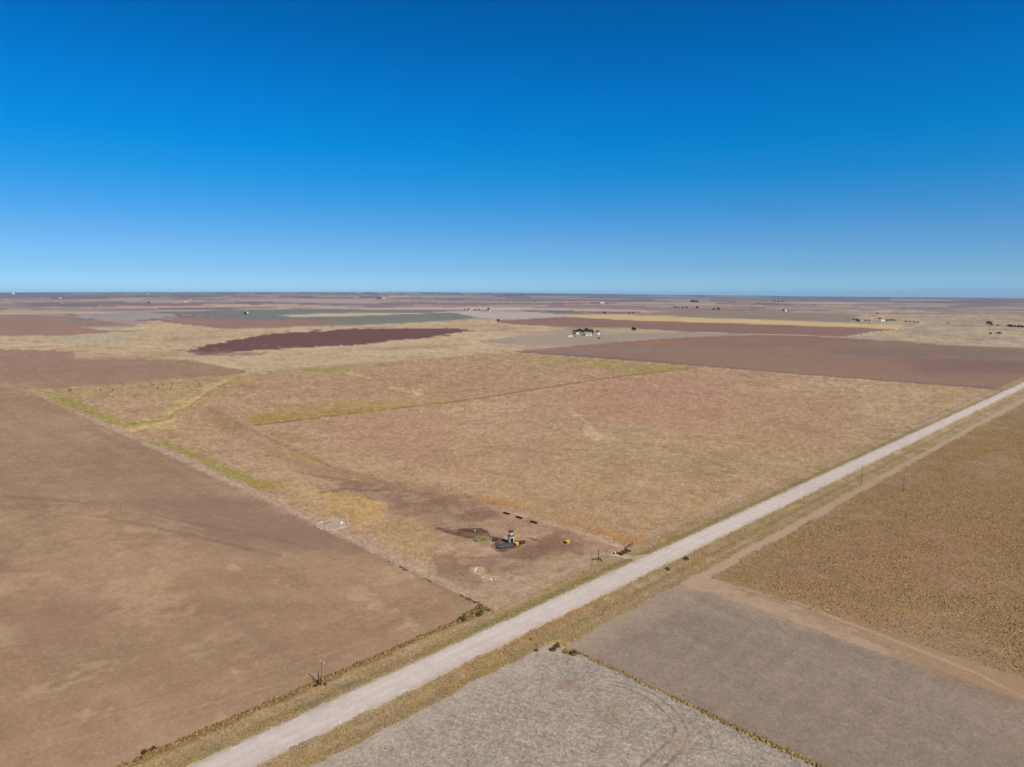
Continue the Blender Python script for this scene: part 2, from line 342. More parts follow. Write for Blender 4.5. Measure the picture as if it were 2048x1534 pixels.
# thin marks: trails, washes, field roads (course in the photograph, half width, colour, strength, raggedness)
LINES = [
 ([(505,850),(700,828),(950,798),(1200,758),(1385,736)], 1.3, (134,106,64), .8, .8), ([(840,816),(880,810),(950,799)], 2.2, (160,136,66), .6, 1), ([(1240,750),(1300,744),(1390,736)], 1.6, (154,134,72), .6, 1),
 ([(495,746),(462,755),(440,768),(412,772),(405,790),(380,800),(372,815),(345,820),(330,838),(300,842),(285,852),(250,858)], 3.2, (202,178,124), .7, 4),
 ([(472,757),(425,772),(388,800),(350,822),(318,845)], 2, (198,174,116), .8, 2), ([(350,838),(292,854),(262,863)], 4, (206,180,132), .85, 2.5),
 ([(480,752),(420,785),(380,812),(345,828)], 2, (140,120,70), .6, 2), ([(240,850),(300,844),(345,836)], 2.5, (150,136,70), .8, 1.5),
 ([(690,743),(735,754),(760,767),(800,778),(845,788)], 1.6, (200,172,120), .7, 1.5), ([(620,738),(680,741),(700,744)], 2, (160,142,78), .7, 1),
 ([(420,820),(470,842),(520,870),(600,905),(680,940),(760,962),(820,985)], 6, (150,121,92), .6, 4), ([(440,830),(500,852),(560,880),(660,918)], 2.5, (186,152,124), .5, 2),
 ([(600,945),(660,955),(740,968)], 4, (140,112,92), .6, 3), ([(640,985),(690,978),(760,982)], 3, (126,100,80), .6, 3),
 ([(1140,822),(1160,832),(1185,858),(1200,875),(1240,880)], 3.5, (200,172,142), .7, 3), ([(900,812),(960,806),(1030,812)], 4, (196,166,134), .5, 4),
 ([(885,830),(890,870),(893,950)], 1.2, (160,122,100), .5, 1),
 ([(0,992),(150,1003),(300,1030),(420,1052),(640,1098)], 3, (140,110,88), .55, 2), ([(180,1008),(290,1028),(410,1060)], 2.2, (186,152,122), .5, 2),
 ([(0,1013),(200,1033),(380,1068),(500,1100)], 2.5, (144,113,90), .5, 2), ([(320,1058),(420,1080),(560,1112)], 5, (138,110,94), .5, 3),
 ([(0,960),(200,985),(420,1030),(520,1050)], 2, (178,145,116), .35, 2), ([(0,1040),(160,1050),(300,1075)], 3, (182,150,120), .35, 3),
 ([(120,1440),(330,1395),(560,1335),(760,1275)], 3, (184,152,122), .4, 3), ([(60,1500),(300,1440),(560,1368),(640,1345)], 3, (186,154,124), .4, 3),
 ([(0,1480),(200,1430),(430,1370),(700,1290)], 4, (150,119,94), .35, 3), ([(60,1400),(300,1345),(520,1290)], 3, (152,121,97), .35, 3),
 ([(0,627.5),(160,626),(300,622.5),(512,618),(640,615.5)], .9, (204,178,160), .8, .2), ([(760,629),(960,622.5),(1060,618)], .8, (204,184,170), .7, .2),
 ([(0,631),(120,631),(175,634)], .7, (190,164,150), .5, .2), ([(1180,668),(1380,663.5)], .8, (196,172,144), .6, .2),
 ([(1400,665),(1536,669),(1690,673.5)], .9, (196,168,150), .7, .2), ([(1690,674),(1760,665),(1800,658),(1850,648.5),(1835,646)], .9, (206,180,146), .8, .2),
 ([(1870,687.5),(1960,691),(2080,695)], 1.4, (202,178,150), .7, .5), ([(1900,676),(1990,682),(2048,684)], 1, (140,122,100), .6, 1), ([(1790,640),(1840,645.5),(1900,650),(1990,652)], 1, (146,126,106), .6, .6),
 ([(1800,665),(1920,672),(2048,676)], 1, (150,130,106), .5, 1), ([(1850,655),(1950,660),(2048,666)], .8, (206,180,150), .5, .8), ([(1036,703.5),(1300,721),(1600,748),(1990,776)], 1.6, (120,94,84), .6, .6),
 ([(500,690),(700,700),(900,690)], 1, (168,142,108), .5, 1.5), ([(180,682),(300,690),(460,700)], 1, (160,136,106), .5, 1.5), ([(560,715),(660,700),(720,690)], 1, (164,140,100), .5, 1), ([(140,680),(300,684),(420,680)], .8, (170,146,112), .5, 1),
 ([(600,735),(700,715),(900,700),(1000,695)], 1, (206,182,146), .5, 1.5), ([(0,676),(120,684),(260,700)], 1, (158,134,108), .5, 1.5),
 ([(1300,1104),(1245,1096),(1180,1070),(1080,1040),(1000,1020)], 2.6, (196,164,138), .75, 1.5), ([(1240,1112),(1150,1135),(1080,1165),(1010,1195)], 3, (190,160,136), .5, 3), ([(1230,1104),(1150,1118),(1060,1150),(980,1180)], 2.5, (188,156,130), .45, 2.5),
 ([(1260,1098),(1200,1100),(1120,1070)], 2, (190,160,134), .4, 2),
 ([(1430,1160),(1600,1208),(1800,1285),(1950,1345),(2060,1400)], 3, (190,160,128), .6, 2.5), ([(1700,1262),(1850,1325),(1970,1390)], 1, (132,104,84), .6, .8), ([(1480,1180),(1650,1235),(1760,1275)], 1, (140,112,92), .5, .8),
 ([(1760,1395),(1900,1440),(2048,1500)], 2.5, (158,138,116), .45, 3), ([(1860,1230),(1930,1225),(1960,1240)], 3, (176,148,122), .6, 2), ([(1650,990),(1850,1000),(2048,1012)], 1.2, (164,136,100), .3, 2),
 ([(1070,1440),(1230,1500),(1300,1534)], 1, (190,176,160), .35, 1), ([(1380,1450),(1560,1520)], 1.5, (190,176,160), .45, 1), ([(1400,1480),(1500,1530)], 1.5, (188,174,158), .4, 1),
]
_r = random.Random(21)
for _i in range(120):                             # long thin strip fields towards the horizon
    _u, _L, _v = _r.uniform(-250, 2000), _r.uniform(90, 700), 588.5 + 34 * _r.random() ** 1.3
    _v += 7 * max(0, (_u + _L / 2 - 1024) / 1024) * (1 if _v < 600 else .5); _s = 0.004 * (_u + _L / 2 - 700) / 1024 * (_v - 580) / 10
    LINES.insert(0, ([(_u, _v - _s * _L / 2), (_u + _L, _v + _s * _L / 2)], _r.uniform(.35, .9) + max(0, _v - 605) * .03,
        _r.choice([(206,184,160),(196,176,150),(150,112,108),(140,108,110),(132,128,118),(184,160,140),(120,104,104),(172,146,150)]), _r.uniform(.4, .85), .15))
GRAVEL, VERGE, PLOUGH, PASTURE, TRACK, CROP, FALLOW, STUBBLE, FARLAND = range(9)
NEAR = {
 GRAVEL: ('gravel_road', 'pale pinkish gravel road running straight past the pasture', 'road'),
 VERGE: ('road_verge', 'olive and brown grass verges with shallow ditches along the gravel road', 'verge'),
 PLOUGH: ('ploughed_field', 'bare brown ploughed field left of the pasture', 'field'),
 PASTURE: ('pasture', 'square tan pasture with green tinged low ground and a bare yard', 'pasture'),
 TRACK: ('dirt_track', 'beige dirt track beside the crop field right of the road', 'track'),
 CROP: ('crop_field', 'olive brown crop field right of the gravel road', 'field'),
 FALLOW: ('fallow_field', 'smooth grey brown fallow field at the bottom right', 'field'),
 STUBBLE: ('stubble_field', 'grey stubble field with curved wheel tracks at the bottom', 'field'),
 FARLAND: ('ground', 'distant patchwork farmland reaching to the horizon', 'ground'),
}
PAL = np.array([(150,116,106),(140,106,104),(166,144,130),(178,156,134),(130,128,116),(150,140,124),(188,162,132),(160,134,126),(134,112,104),(172,150,140)])
def land(x, y, z):
    """region id, colour (albedo) and mottling strength at ground points"""
    u, v, dep = to_px(x, y, z)
    r = np.hypot(x - CAM[0], y - CAM[1])
    infr = (dep > 50) & (u > -400) & (u < 2450)
    n1 = fbm(x, y, 9, 1, 3); n2 = fbm(x, y, 60, 5, 4); n3 = fbm(x, y, 3.2, 9, 2)
    n4 = fbm(x, y, 400, 15, 4); nfar = lodn(x, y, r, .02, 21, 3); ngr = lodn(x, y, r, .0032, 121, 2); nmd = lodn(x, y, r, .014, 131, 2)
    reg = np.full(x.shape, FARLAND); n = x.shape[0]
    # ---- far patchwork of quarter and half sections
    jx = np.floor((x + 30) / 805.0); jy = np.floor((y + 8) / 805.0)
    split = _h(jx, jy, 3); sx = np.where(split > .55, np.floor(((x + 30) / 805.0 % 1) * 2), 0); sy = np.where(split < .3, np.floor(((y + 8) / 805.0 % 1) * 2), 0)
    pick = (_h(jx * 2 + sx, jy * 2 + sy, 8) * len(PAL)).astype(int)
    col = lin(PAL)[pick]
    tan = lin((186,162,134))
    ridge = sstep(-.1, .3, fbm(x, y, 2600, 41, 3) + np.where(u > 1400, .25, -.1))
    col = col * (1 - .55 * ridge[:, None]) + tan * (.55 * ridge[:, None])
    sec = np.minimum(np.abs(((x + 30) / 1610.0 + .5) % 1 - .5) * 1610, np.abs(((y + 8) / 1610.0 + .5) % 1 - .5) * 1610)
    rd = sstep(14 + r * .0016, 4, sec)[:, None] * .5; col = col * (1 - rd) + lin((198,178,156)) * rd
    rdk = sstep(.3, .8, fbm(x, y, 700, 47, 4))[:, None] * np.where(u > 1400, .35, .2)[:, None]; col = col * (1 - rdk) + lin((120,100,94)) * rdk
    amp = np.full(n, .5)
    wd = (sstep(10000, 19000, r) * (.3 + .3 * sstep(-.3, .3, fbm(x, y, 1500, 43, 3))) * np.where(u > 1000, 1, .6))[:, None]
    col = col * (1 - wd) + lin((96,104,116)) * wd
    dk = (sstep(.25, .55, lodn(x, y, r, .05, 141, 2)) * np.where(u > 1500, .5, .28) * sstep(2500, 4500, r))[:, None]; col = col * (1 - dk) + lin((112,94,90)) * dk
    # ---- near fields, square to the road
    e1 = n1 * .5 + n3 * .35; e2 = n1 * 1.2 + n3 * .6
    left = (x < 0.3 + e1 * .3)
    lf = left & (y > 1.5 + n1 * .4)
    # the brown field runs on past the pasture's back fence at the left
    lim = poly_mask(u, v, [(-400,690),(0,698),(145,703),(150,718),(380,720),(488,741),(500,760),(200,800),(-400,800)], .6, nfar, .8) > .5
    pl = (x < 0) & (y > 2) & (y < 800) | (lim & (y > 790) & infr)
    pl |= (x < 0) & (y > 2) & (r < 400)
    reg[pl & (y > 1.5)] = PLOUGH
    reg[(x >= -.2 + e1 * .2) & (x <= 810) & (y >= 0) & (y <= 798)] = PASTURE
    strip = (y < 2 + e1 * .5) & (y > -34) & (np.abs(x) < 20000)
    strip &= ~((x >= 0) & (y > 0) & (x < 810))
    strip &= np.abs(x) < 2500
    reg[strip] = VERGE
    reg[(y < -33.5 + e2 * .6) & (y > -39 - (x > 600) * 3 + e2 * .8) & (x > 74) & (x < 2500)] = TRACK
    reg[(y <= -38.5 + e2 * .9 - 3 * sstep(500, 700, x)) & (x > 76 + n1 * .8) & (y > -800) & (x < 800)] = CROP
    fal = (y <= -33 + e2 * .5) & (x > -1.5) & (x <= 77) & (y > -800)
    reg[fal] = FALLOW
    reg[fal & (x > 66 + n2 * 2.5 + .05 * (y + 40)) & (reg == FALLOW)] = TRACK
    reg[(x <= 76 + n1) & (x > 64) & (y < -33) & (y > -44 + n2 * 2)] = TRACK
    reg[(y <= -28.5 + e2 * .5) & (x <= -1.5 + n3 * .3) & (y > -800) & (x > -800)] = STUBBLE
    d = np.abs(y + 14 + .6 * np.sin(x / 90.) * 0)
    wid = 5.5 + n3 * .5 + n1 * .35 + ngr * .25
    reg[(d < wid) & (np.abs(x) < 2600)] = GRAVEL
    drive = (y > -10) & (y < 3) & (np.abs(x - (76 - (y + 9) * .45)) < 2.2 + 3.5 * sstep(-4, -9.5, y) + n3 * .3)
    base = {GRAVEL: (211,195,186), VERGE: (158,134,104), PLOUGH: (165,133,105), PASTURE: (181,148,117), TRACK: (181,152,126),
            CROP: (147,121,84), FALLOW: (147,128,113), STUBBLE: (166,152,142)}
    for k, c in base.items():
        s = reg == k; col[s] = lin(c)
    def mix(mask, c, s=None):
        nonlocal col
        m = np.asarray(mask, float); m = m[:, None] if m.ndim == 1 else m
        col = col * (1 - m) + lin(c) * m
    P = lambda k: (reg == k).astype(float)
    # verge: green by the gravel, reddish brown by the right edge, pale strips, ditch bottoms
    vg = P(VERGE)
    mix(vg * sstep(3.2, .3, np.abs(y + 7.2)) * sstep(-.15, .5, n2 + n1 * .6) * .75, (136,134,66))
    mix(vg * sstep(3, 0, np.abs(y + 5)) * sstep(.1, .6, -n2 + .3 * n1) * .5, (128,118,84))
    mix(vg * (y < -19) * sstep(3.6, .5, np.abs(y + 21.5)) * sstep(-.3, .4, n2) * .6, (158,118,88))
    mix(vg * (y < -19) * sstep(2.4, .3, np.abs(y + 25.5)) * sstep(-.4, .4, n1 + n2) * .7, (160,140,84))
    mix(vg * (y > -1.5) * (x < -2) * .55, (172,146,116))
    mix(vg * sstep(1.8, 0, np.abs(y + 29.5)) * .5, (178,152,122))
    mix(vg * (x > 250) * .45, (172,150,112))
    mix(vg * sstep(1.6, .2, np.abs(y - 1.5 - n1 * .7)) * (x < 0) * .7, (120,92,56))
    # pasture
    pa = P(PASTURE)
    mix(pa * sstep(-.2, .5, n2) * .35, (192,158,126)); mix(pa * sstep(.1, .6, -n4) * .5, (180,140,112))
    mix(pa * sstep(0, .6, n4 + .3 * n2) * .4, (170,145,104)); mix(pa * (y > 386) * .25, (174,138,98))
    mix(pa * sstep(.2, .7, fbm(x, y, 26, 33, 4)) * .35, (154,124,92))
    ml = np.interp(x, [96, 180, 325, 563, 770, 812], [391, 385, 375, 393.5, 383, 381]) + 1.5 * fbm(x, x * 0, 60, 66, 2)
    mix(pa * sstep(4.2, 1.2, np.abs(y - ml)) * (.75 + .25 * nmd) * (x > 92), (134,104,62)); mix(pa * sstep(7, 1, np.abs(y - ml + 8)) * .35 * (x > 92), (196,164,130))
    mix(pa * sstep(10.5, 7.5, x + n1 * .6) * .8, (184,154,132)); mix(pa * sstep(1.2, .2, np.abs(x - 3.1)) * .4, (196,168,146))
    mix(pa * sstep(7, 4, y + n1) * .7, (170,142,116)); mix(pa * sstep(14, 9, 806 - x) * .4, (176,158,120))
    # ploughed field: implement passes parallel to the pasture fence, streaks, washes
    po = P(PLOUGH)
    wob = 3.5 * fbm(x, y, 150, 71, 2)
    rows = 1.1 * fbm((x + wob) * 14, y, 90, 73, 3)
    rows2 = 1.2 * fbm((x + y) * .7 * 9 + wob * 6, (x - y) * .7, 110, 75, 3); rows2 = np.where(y < 60, rows2 * sstep(20, 60, y) + 1.3 * fbm(x, (y + wob) * 12, 90, 78, 3) * sstep(60, 20, y), rows2)
    mix(po * np.clip(.24 * rows + .10 * sstep(.2, .7, n2), 0, 1), (184,152,124)); mix(po * np.clip(-.24 * rows, 0, 1), (134,104,84))
    mix(po * np.clip(.3 * rows2 * sstep(420, 200, y), 0, 1), (184,152,124)); mix(po * np.clip(-.3 * rows2 * sstep(420, 200, y), 0, 1), (138,108,86))
    mix(po * sstep(.1, .8, n4) * .3, (150,119,98)); mix(po * sstep(.35, .6, fbm(x, y, 24, 191, 4) + .25 * nmd) * .75 * sstep(480, 260, r) * sstep(-.5, .2, n4 + .2), (188,157,125)); mix(po * sstep(.45, .8, ngr) * .3, (184,152,124))
    mix(po * sstep(-.2, .5, -n2 + .4 * n1) * .2, (146,114,90))
    mix(po * sstep(9, 2, y) * .35, (184,150,120))
    # crop, fallow, stubble, track
    cr = P(CROP)
    mix(cr * sstep(0, .7, n2) * .35, (136,108,80)); mix(cr * sstep(.15, .6, fbm(x, y, 38, 171, 4)) * .55, (162,130,104)); mix(cr * sstep(9, 0, -y - 38 + n1 * 3) * .4, (160,130,98)); mix(cr * sstep(12, 0, x - 76 + n1 * 4) * .6, (166,136,104)); mix(cr * sstep(.1, .8, n4) * .4, (150,116,92)); mix(cr * sstep(.2, .7, -n4) * .5, (140,116,66))
    fa = P(FALLOW)
    fr = np.sin(y * 2 * np.pi / 7.3 + n2)
    mix(fa * np.clip(.10 * fr + .3 * sstep(.3, .8, n2), 0, 1), (158,138,124)); mix(fa * np.clip(-.12 * fr, 0, 1), (124,106,94))
    mix(fa * sstep(14, 3, -33 - y + n1 * 3) * .6, (178,154,132)); mix(fa * sstep(10, 1, 68 - x + n1 * 3) * .6, (172,148,124)); fr2 = fbm(x * 9, y, 60, 175, 3); mix(fa * np.clip(.3 * fr2, 0, 1), (164,144,128)); mix(fa * np.clip(-.3 * fr2, 0, 1), (126,108,96)); mix(fa * sstep(.3, .9, nmd) * .22, (166,146,130)); mix(fa * sstep(.4, .9, ngr) * .3, (170,152,136)); mix(fa * sstep(.4, .9, -ngr) * .25, (124,108,96))
    mix(((reg == FALLOW) | (reg == STUBBLE)) * sstep(1.5, .3, np.abs(x + 1.4 + n1 * .5)) * .75, (142,116,78))
    mix(((reg == FALLOW) | (reg == STUBBLE) | (reg == VERGE)) * sstep(5.5, 1, np.hypot(x + 3, (y + 32) * .8) + n1 * 1.5) * .7, (190,158,108))
    stb = P(STUBBLE)
    cx_, cy_ = -38.0, -98.0
    srow = np.sin((x * .94 + y * .34 + 1.2 * n2) * 2 * np.pi / 2.3)
    mix(stb * np.clip(.13 * srow * (1 + nmd), 0, 1), (192,178,164)); mix(stb * np.clip(-.13 * srow, 0, 1), (136,122,112)); ng2 = lodn(x, y, r, .0018, 151, 2); mix(stb * sstep(.2, .8, ng2) * .4, (200,186,170)); mix(stb * sstep(.2, .8, -ng2) * .4, (126,112,102))
    mix(stb * sstep(.05, .7, n2) * .5, (150,126,112)); mix(stb * sstep(0, .8, ngr) * .3, (192,178,162)); mix(stb * sstep(.05, .8, -ngr) * .3, (140,126,114))
    ph = sstep(9, 2, -y - 30 + n1 * 2); mix(stb * ph * .5, (184,168,152))
    # wheel tracks: a U-turn of two pairs
    for wi, pts in enumerate(WHEEL):
        wk = .65 if wi < 2 else .28
        dd = np.full(n, 99.)
        near = stb > 0
        if near.any():
            xs, ys = x[near], y[near]; dm = np.full(xs.shape, 99.)
            for a_, b_ in zip(pts[:-1], pts[1:]):
                dx, dy = b_[0] - a_[0], b_[1] - a_[1]; t = np.clip(((xs - a_[0]) * dx + (ys - a_[1]) * dy) / (dx * dx + dy * dy), 0, 1)
                dm = np.minimum(dm, np.hypot(xs - a_[0] - t * dx, ys - a_[1] - t * dy))
            dd[near] = dm
        mix(stb * sstep(.5, .2, dd + n3 * .1) * wk * np.clip(1 + .6 * nmd, .3, 1), (118,102,92)); mix(stb * sstep(1.3, .7, dd) * sstep(.5, .9, dd) * .25 * wk, (190,174,158))
    tr = P(TRACK); mix(tr * sstep(0, .6, n2 + .3 * n3) * .4, (164,134,108)); mix(tr * sstep(.7, .2, np.abs(np.abs(y + 36.5) - 1.0)) * .35, (196,168,142))
    mix(tr * sstep(.2, .8, -n2) * .35, (170,148,104))
    gv = P(GRAVEL)
    mix(gv * sstep(.9, .2, np.abs(d - 1.7 - n2 * .25)) * (.25 + .15 * nmd), (226,208,200)); mix(gv * sstep(.8, .2, np.abs(d + .1 - n2 * .2)) * (.2 + .2 * nmd), (194,174,162)); mix(gv * sstep(.7, .2, np.abs(d - 3.3 - n2 * .3)) * (.18 + .15 * nmd), (196,176,164)); mix(gv * sstep(-.1, .7, fbm(x, y * 5, 30, 181, 3)) * .3, (194,176,164))
    mix(gv * sstep(3.9, 5.4, d + n3 * .6 + .6 * nmd) * .65, (186,164,140)); mix(gv * sstep(.1, .8, n3) * .15, (188,168,158))
    dr = drive & (reg != GRAVEL); mix(dr.astype(float) * .95, (206,184,166)); yd = (reg == PASTURE) & (x > 40) & (x < 90) & (y < 60)
    mix(yd * sstep(2.6, .6, np.abs(np.hypot(x - 92, y - 45) - 47 + n3)) * .5, (196,166,140)); mix(yd * sstep(2, .5, np.abs(y - 5 - .0 * x + n3)) * .5, (192,164,140))
    amps = {GRAVEL: .22, VERGE: 1.2, PLOUGH: .42, PASTURE: .95, TRACK: .55, CROP: 1.3, FALLOW: .6, STUBBLE: 1.35}
    for k, a in amps.items(): amp[reg == k] = a
    # ---- far fields and soft marks seen in the photograph
    fid = np.full(n, -1)
    ok = infr & (reg == FARLAND)
    for i, (nm, lb, Pn, c, soft, rag) in enumerate(FAR):
        m = poly_mask(u, v, Pn, soft, nfar, rag * (1.0 if i == 7 else .4)) * ok
        mix(m, c); fid[m > .5] = i
    tanz = fid == 0; tanz |= fid == 1
    # streaks and drainage in grassland
    gl = tanz.astype(float)
    mix(gl * sstep(.1, .6, fbm(x, y, 120, 51, 4)) * .5, (206,184,148)); mix(gl * sstep(.15, .7, fbm(x, y, 170, 55, 4)) * .5, (160,134,104)); mix(gl * sstep(.35, .6, nfar) * .35, (150,132,96))
    brn = (fid == 13).astype(float); mix(brn * sstep(0, .7, n4) * .35, (132,104,96)); mix(brn * sstep(.1, .7, -n2) * .3, (154,126,108))
    mr = (fid == 7).astype(float); mix(mr * sstep(.2, .8, n4) * .3, (124,90,84))
    mfar = fbm(x, y, 300, 61, 4)
    col *= (1 + .06 * mfar * (reg == FARLAND))[:, None]
    brd = fbm(x, y, 22, 161, 3)
    for Pn, c, s, soft, rag in SPOTS:
        m = poly_mask(u, v, Pn, soft, (n1 * .45 + n2 * .6 + nmd * .35) if Pn[0][1] > 745 else nfar, rag, .45) * infr * s
        if c in ((196,170,112), (170,148,84)): m = m * (.25 + .9 * sstep(.3, .05, np.abs(brd)))
        m = m * np.clip(1 + .35 * nmd + .25 * ngr, 0, 1.15) ; m = np.clip(m, 0, 1) * ((reg != GRAVEL) & (reg != VERGE) | dr)
        mix(m, c)
    ym = poly_mask(u, v, [(655,955),(730,966),(830,982),(930,990),(1040,1020),(1150,1058),(1260,1096),(1110,1155),(1000,1215),(960,1190),(880,1150),(862,1110),(872,1062),(790,1038),(756,1008)], 8, n1, 6, .45) * infr * (reg == PASTURE)
    yn = fbm(x, y, 7, 211, 3); mix(ym * sstep(.25, .7, yn) * .45, (134,104,82)); mix(ym * sstep(.3, .8, -yn) * .4, (194,162,136)); mix(ym * sstep(.45, .9, ngr) * .4, (116,88,70))
    pg = (reg == PASTURE) * (1 - ym); mix(pg * sstep(.35, .85, ngr) * .2, (206,176,142)); mix(pg * sstep(.45, .9, -ngr) * .2, (142,114,84))
    for Pn, w_, c, s, rag in LINES:
        near_ = Pn[0][1] > 745
        mix(line_mask(u, v, Pn, w_, (n3 * .5 + nmd * .5) if near_ else nfar, rag) * infr * s * ((reg != GRAVEL) & (reg != VERGE) | (reg == FARLAND)), c)
    # ground texture of its own
    tx = np.select([reg == PASTURE, reg == VERGE, reg == CROP, reg == STUBBLE, reg == PLOUGH, (fid == 0) | (fid == 1)], [.15, .15, .12, .08, .075, .12], .04)
    hue = np.stack([ngr * 0, ngr * .02, nmd * .06], 1) * np.isin(reg, (PASTURE, VERGE, CROP))[:, None]
    col = col * (1 + hue)
    w = 1 + tx * ngr + tx * .6 * nmd + .055 * n1 * np.isin(reg, (PASTURE, VERGE, CROP)) + .05 * n3 * np.isin(reg, (PASTURE, VERGE, STUBBLE)) + .035 * n2
    col = np.clip(col * w[:, None], .004, .95) * K_ALB
    return reg, fid, col, amp
def px2st(u, v):
    x, y, z = (float(q) for q in ray(u, v)); k = -CAM_H / z
    p = v2w(np.array([x * k, y * k])); return (p[0], p[1])
def smooth(pts, n=6):
    p = np.array(pts, float); out = []
    q = np.vstack([2 * p[0] - p[1], p, 2 * p[-1] - p[-2]])
    for i in range(1, len(q) - 2):
        for t in np.linspace(0, 1, n, endpoint=False):
            out.append(.5 * ((2 * q[i]) + (-q[i-1] + q[i+1]) * t + (2*q[i-1] - 5*q[i] + 4*q[i+1] - q[i+2]) * t * t + (-q[i-1] + 3*q[i] - 3*q[i+1] + q[i+2]) * t ** 3))
    out.append(p[-1]); return out
_c = [(1225,1362),(1290,1380),(1335,1408),(1364,1440),(1375,1470),(1362,1500),(1322,1540),(1240,1600)]
_d = [(1225,1368),(1280,1388),(1320,1415),(1344,1445),(1350,1462),(1335,1485),(1290,1525),(1230,1580)]
WHEEL = [smooth([px2st(u, v) for u, v in q]) for q in (_c, _d)]
WHEEL.append(smooth([px2st(u, v) for u, v in [(1000,1440),(1120,1430),(1230,1445),(1330,1475),(1440,1500),(1560,1560)]]))
WHEEL.append(smooth([px2st(u, v) for u, v in [(1000,1390),(1130,1372),(1260,1392),(1400,1430),(1560,1505),(1640,1560)]]))

# ------------------------------------------------------------------ build the land sheet, cut into its fields
def prop(o, label=None, cat=None, group=None, kind=None):
    if label: o['label'] = label
    if cat: o['category'] = cat
    if group: o['group'] = group
    if kind: o['kind'] = kind
    return o
def mesh_np(name, V, Fq, mat, colr=None, amp=None, smooth_=False):
    me = bpy.data.meshes.new(name)
    k = Fq.shape[1]
    me.vertices.add(len(V)); me.vertices.foreach_set('co', np.ascontiguousarray(V, np.float32).ravel())
    me.loops.add(Fq.size); me.loops.foreach_set('vertex_index', np.ascontiguousarray(Fq, np.int32).ravel())
    me.polygons.add(len(Fq)); me.polygons.foreach_set('loop_start', np.arange(0, Fq.size, k, dtype=np.int32))
    me.update(calc_edges=True)
    if colr is not None:
        a = me.attributes.new('Col', 'FLOAT_COLOR', 'POINT')
        a.data.foreach_set('color', np.concatenate([colr, np.ones((len(colr), 1))], 1).astype(np.float32).ravel())
    if amp is not None:
        a = me.attributes.new('Amp', 'FLOAT', 'POINT'); a.data.foreach_set('value', amp.astype(np.float32))
    if smooth_: me.polygons.foreach_set('use_smooth', np.ones(len(Fq), bool))
    me.materials.append(mat)
    return me
def link(name, me, parent=None, loc=None):
    o = bpy.data.objects.new(name, me); COL.objects.link(o)
    if parent: o.parent = parent
    if loc is not None: o.location = loc
    return o

def build_land():
    Ds = np.geomspace(120, DMAX, 4000)
    zm = terr_v(Ds, 0.0 * Ds)
    vv = VH + F_PX * (CAM_H - zm) / Ds
    nrow = 600
    D = np.interp(np.linspace(vv[-1], vv[0], nrow), vv[::-1], Ds[::-1])[::-1]      # near -> far
    D = np.concatenate([D, [DMAX * 1.04]])
    tanmax = 1190.0
    az_in = np.arctan(np.arange(-tanmax, tanmax + 1, 2.0) / 1353.0)
    az_out = np.linspace(az_in[-1], 2 * math.pi + az_in[0], 90)[1:-1]
    groups = {}
    def sheet(az, Dl, tag_):
        A, R = np.meshgrid(az, Dl)                 # rows = distance
        vx, vy = np.sin(A) * R, np.cos(A) * R
        W = v2w(np.stack([vx.ravel(), vy.ravel()], -1)); x, y = W[:, 0], W[:, 1]
        z = terr(x, y)
        reg, fid, colr, amp = land(x, y, z)
        nr, nc = R.shape
        i = np.arange((nr - 1) * (nc - 1)); r, c = i // (nc - 1), i % (nc - 1)
        a = r * nc + c
        Fq = np.stack([a, a + nc, a + nc + 1, a + 1], 1)
        V = np.stack([x, y, z], 1)
        key = np.where(reg == FARLAND, 100 + fid, reg)[a]
        for k in np.unique(key):
            fs = Fq[key == k]; used, inv = np.unique(fs, return_inverse=True)
            groups.setdefault(int(k), []).append((V[used], inv.reshape(fs.shape), colr[used], amp[used]))
    sheet(az_in, D, 'in')
    sheet(np.concatenate([[az_in[-1]], az_out, [2 * math.pi + az_in[0]]]), D[::12].tolist() + [DMAX * 1.04], 'out')
    sheet(np.linspace(0, 2 * math.pi, 200), [0.01, 30, 60, 90, 105, D[0]], 'under')
    for k, parts in sorted(groups.items()):
        V, Fq, C_, A_, off = [], [], [], [], 0
        for v_, f_, c_, a_ in parts:
            V.append(v_); Fq.append(f_ + off); C_.append(c_); A_.append(a_); off += len(v_)
        if k >= 100: nm, lb, cat = FAR[k - 100][0], FAR[k - 100][1], 'field'
        elif k == 99 : nm, lb, cat = NEAR[FARLAND]
        else: nm, lb, cat = NEAR[k]
        Fq = np.concatenate(Fq)[:, ::-1]
        me = mesh_np(nm, np.concatenate(V), Fq, LAND, np.concatenate(C_), np.concatenate(A_), True)
        # make sure faces look up
        o = link(nm, me); prop(o, lb, cat, kind='structure')
build_land()

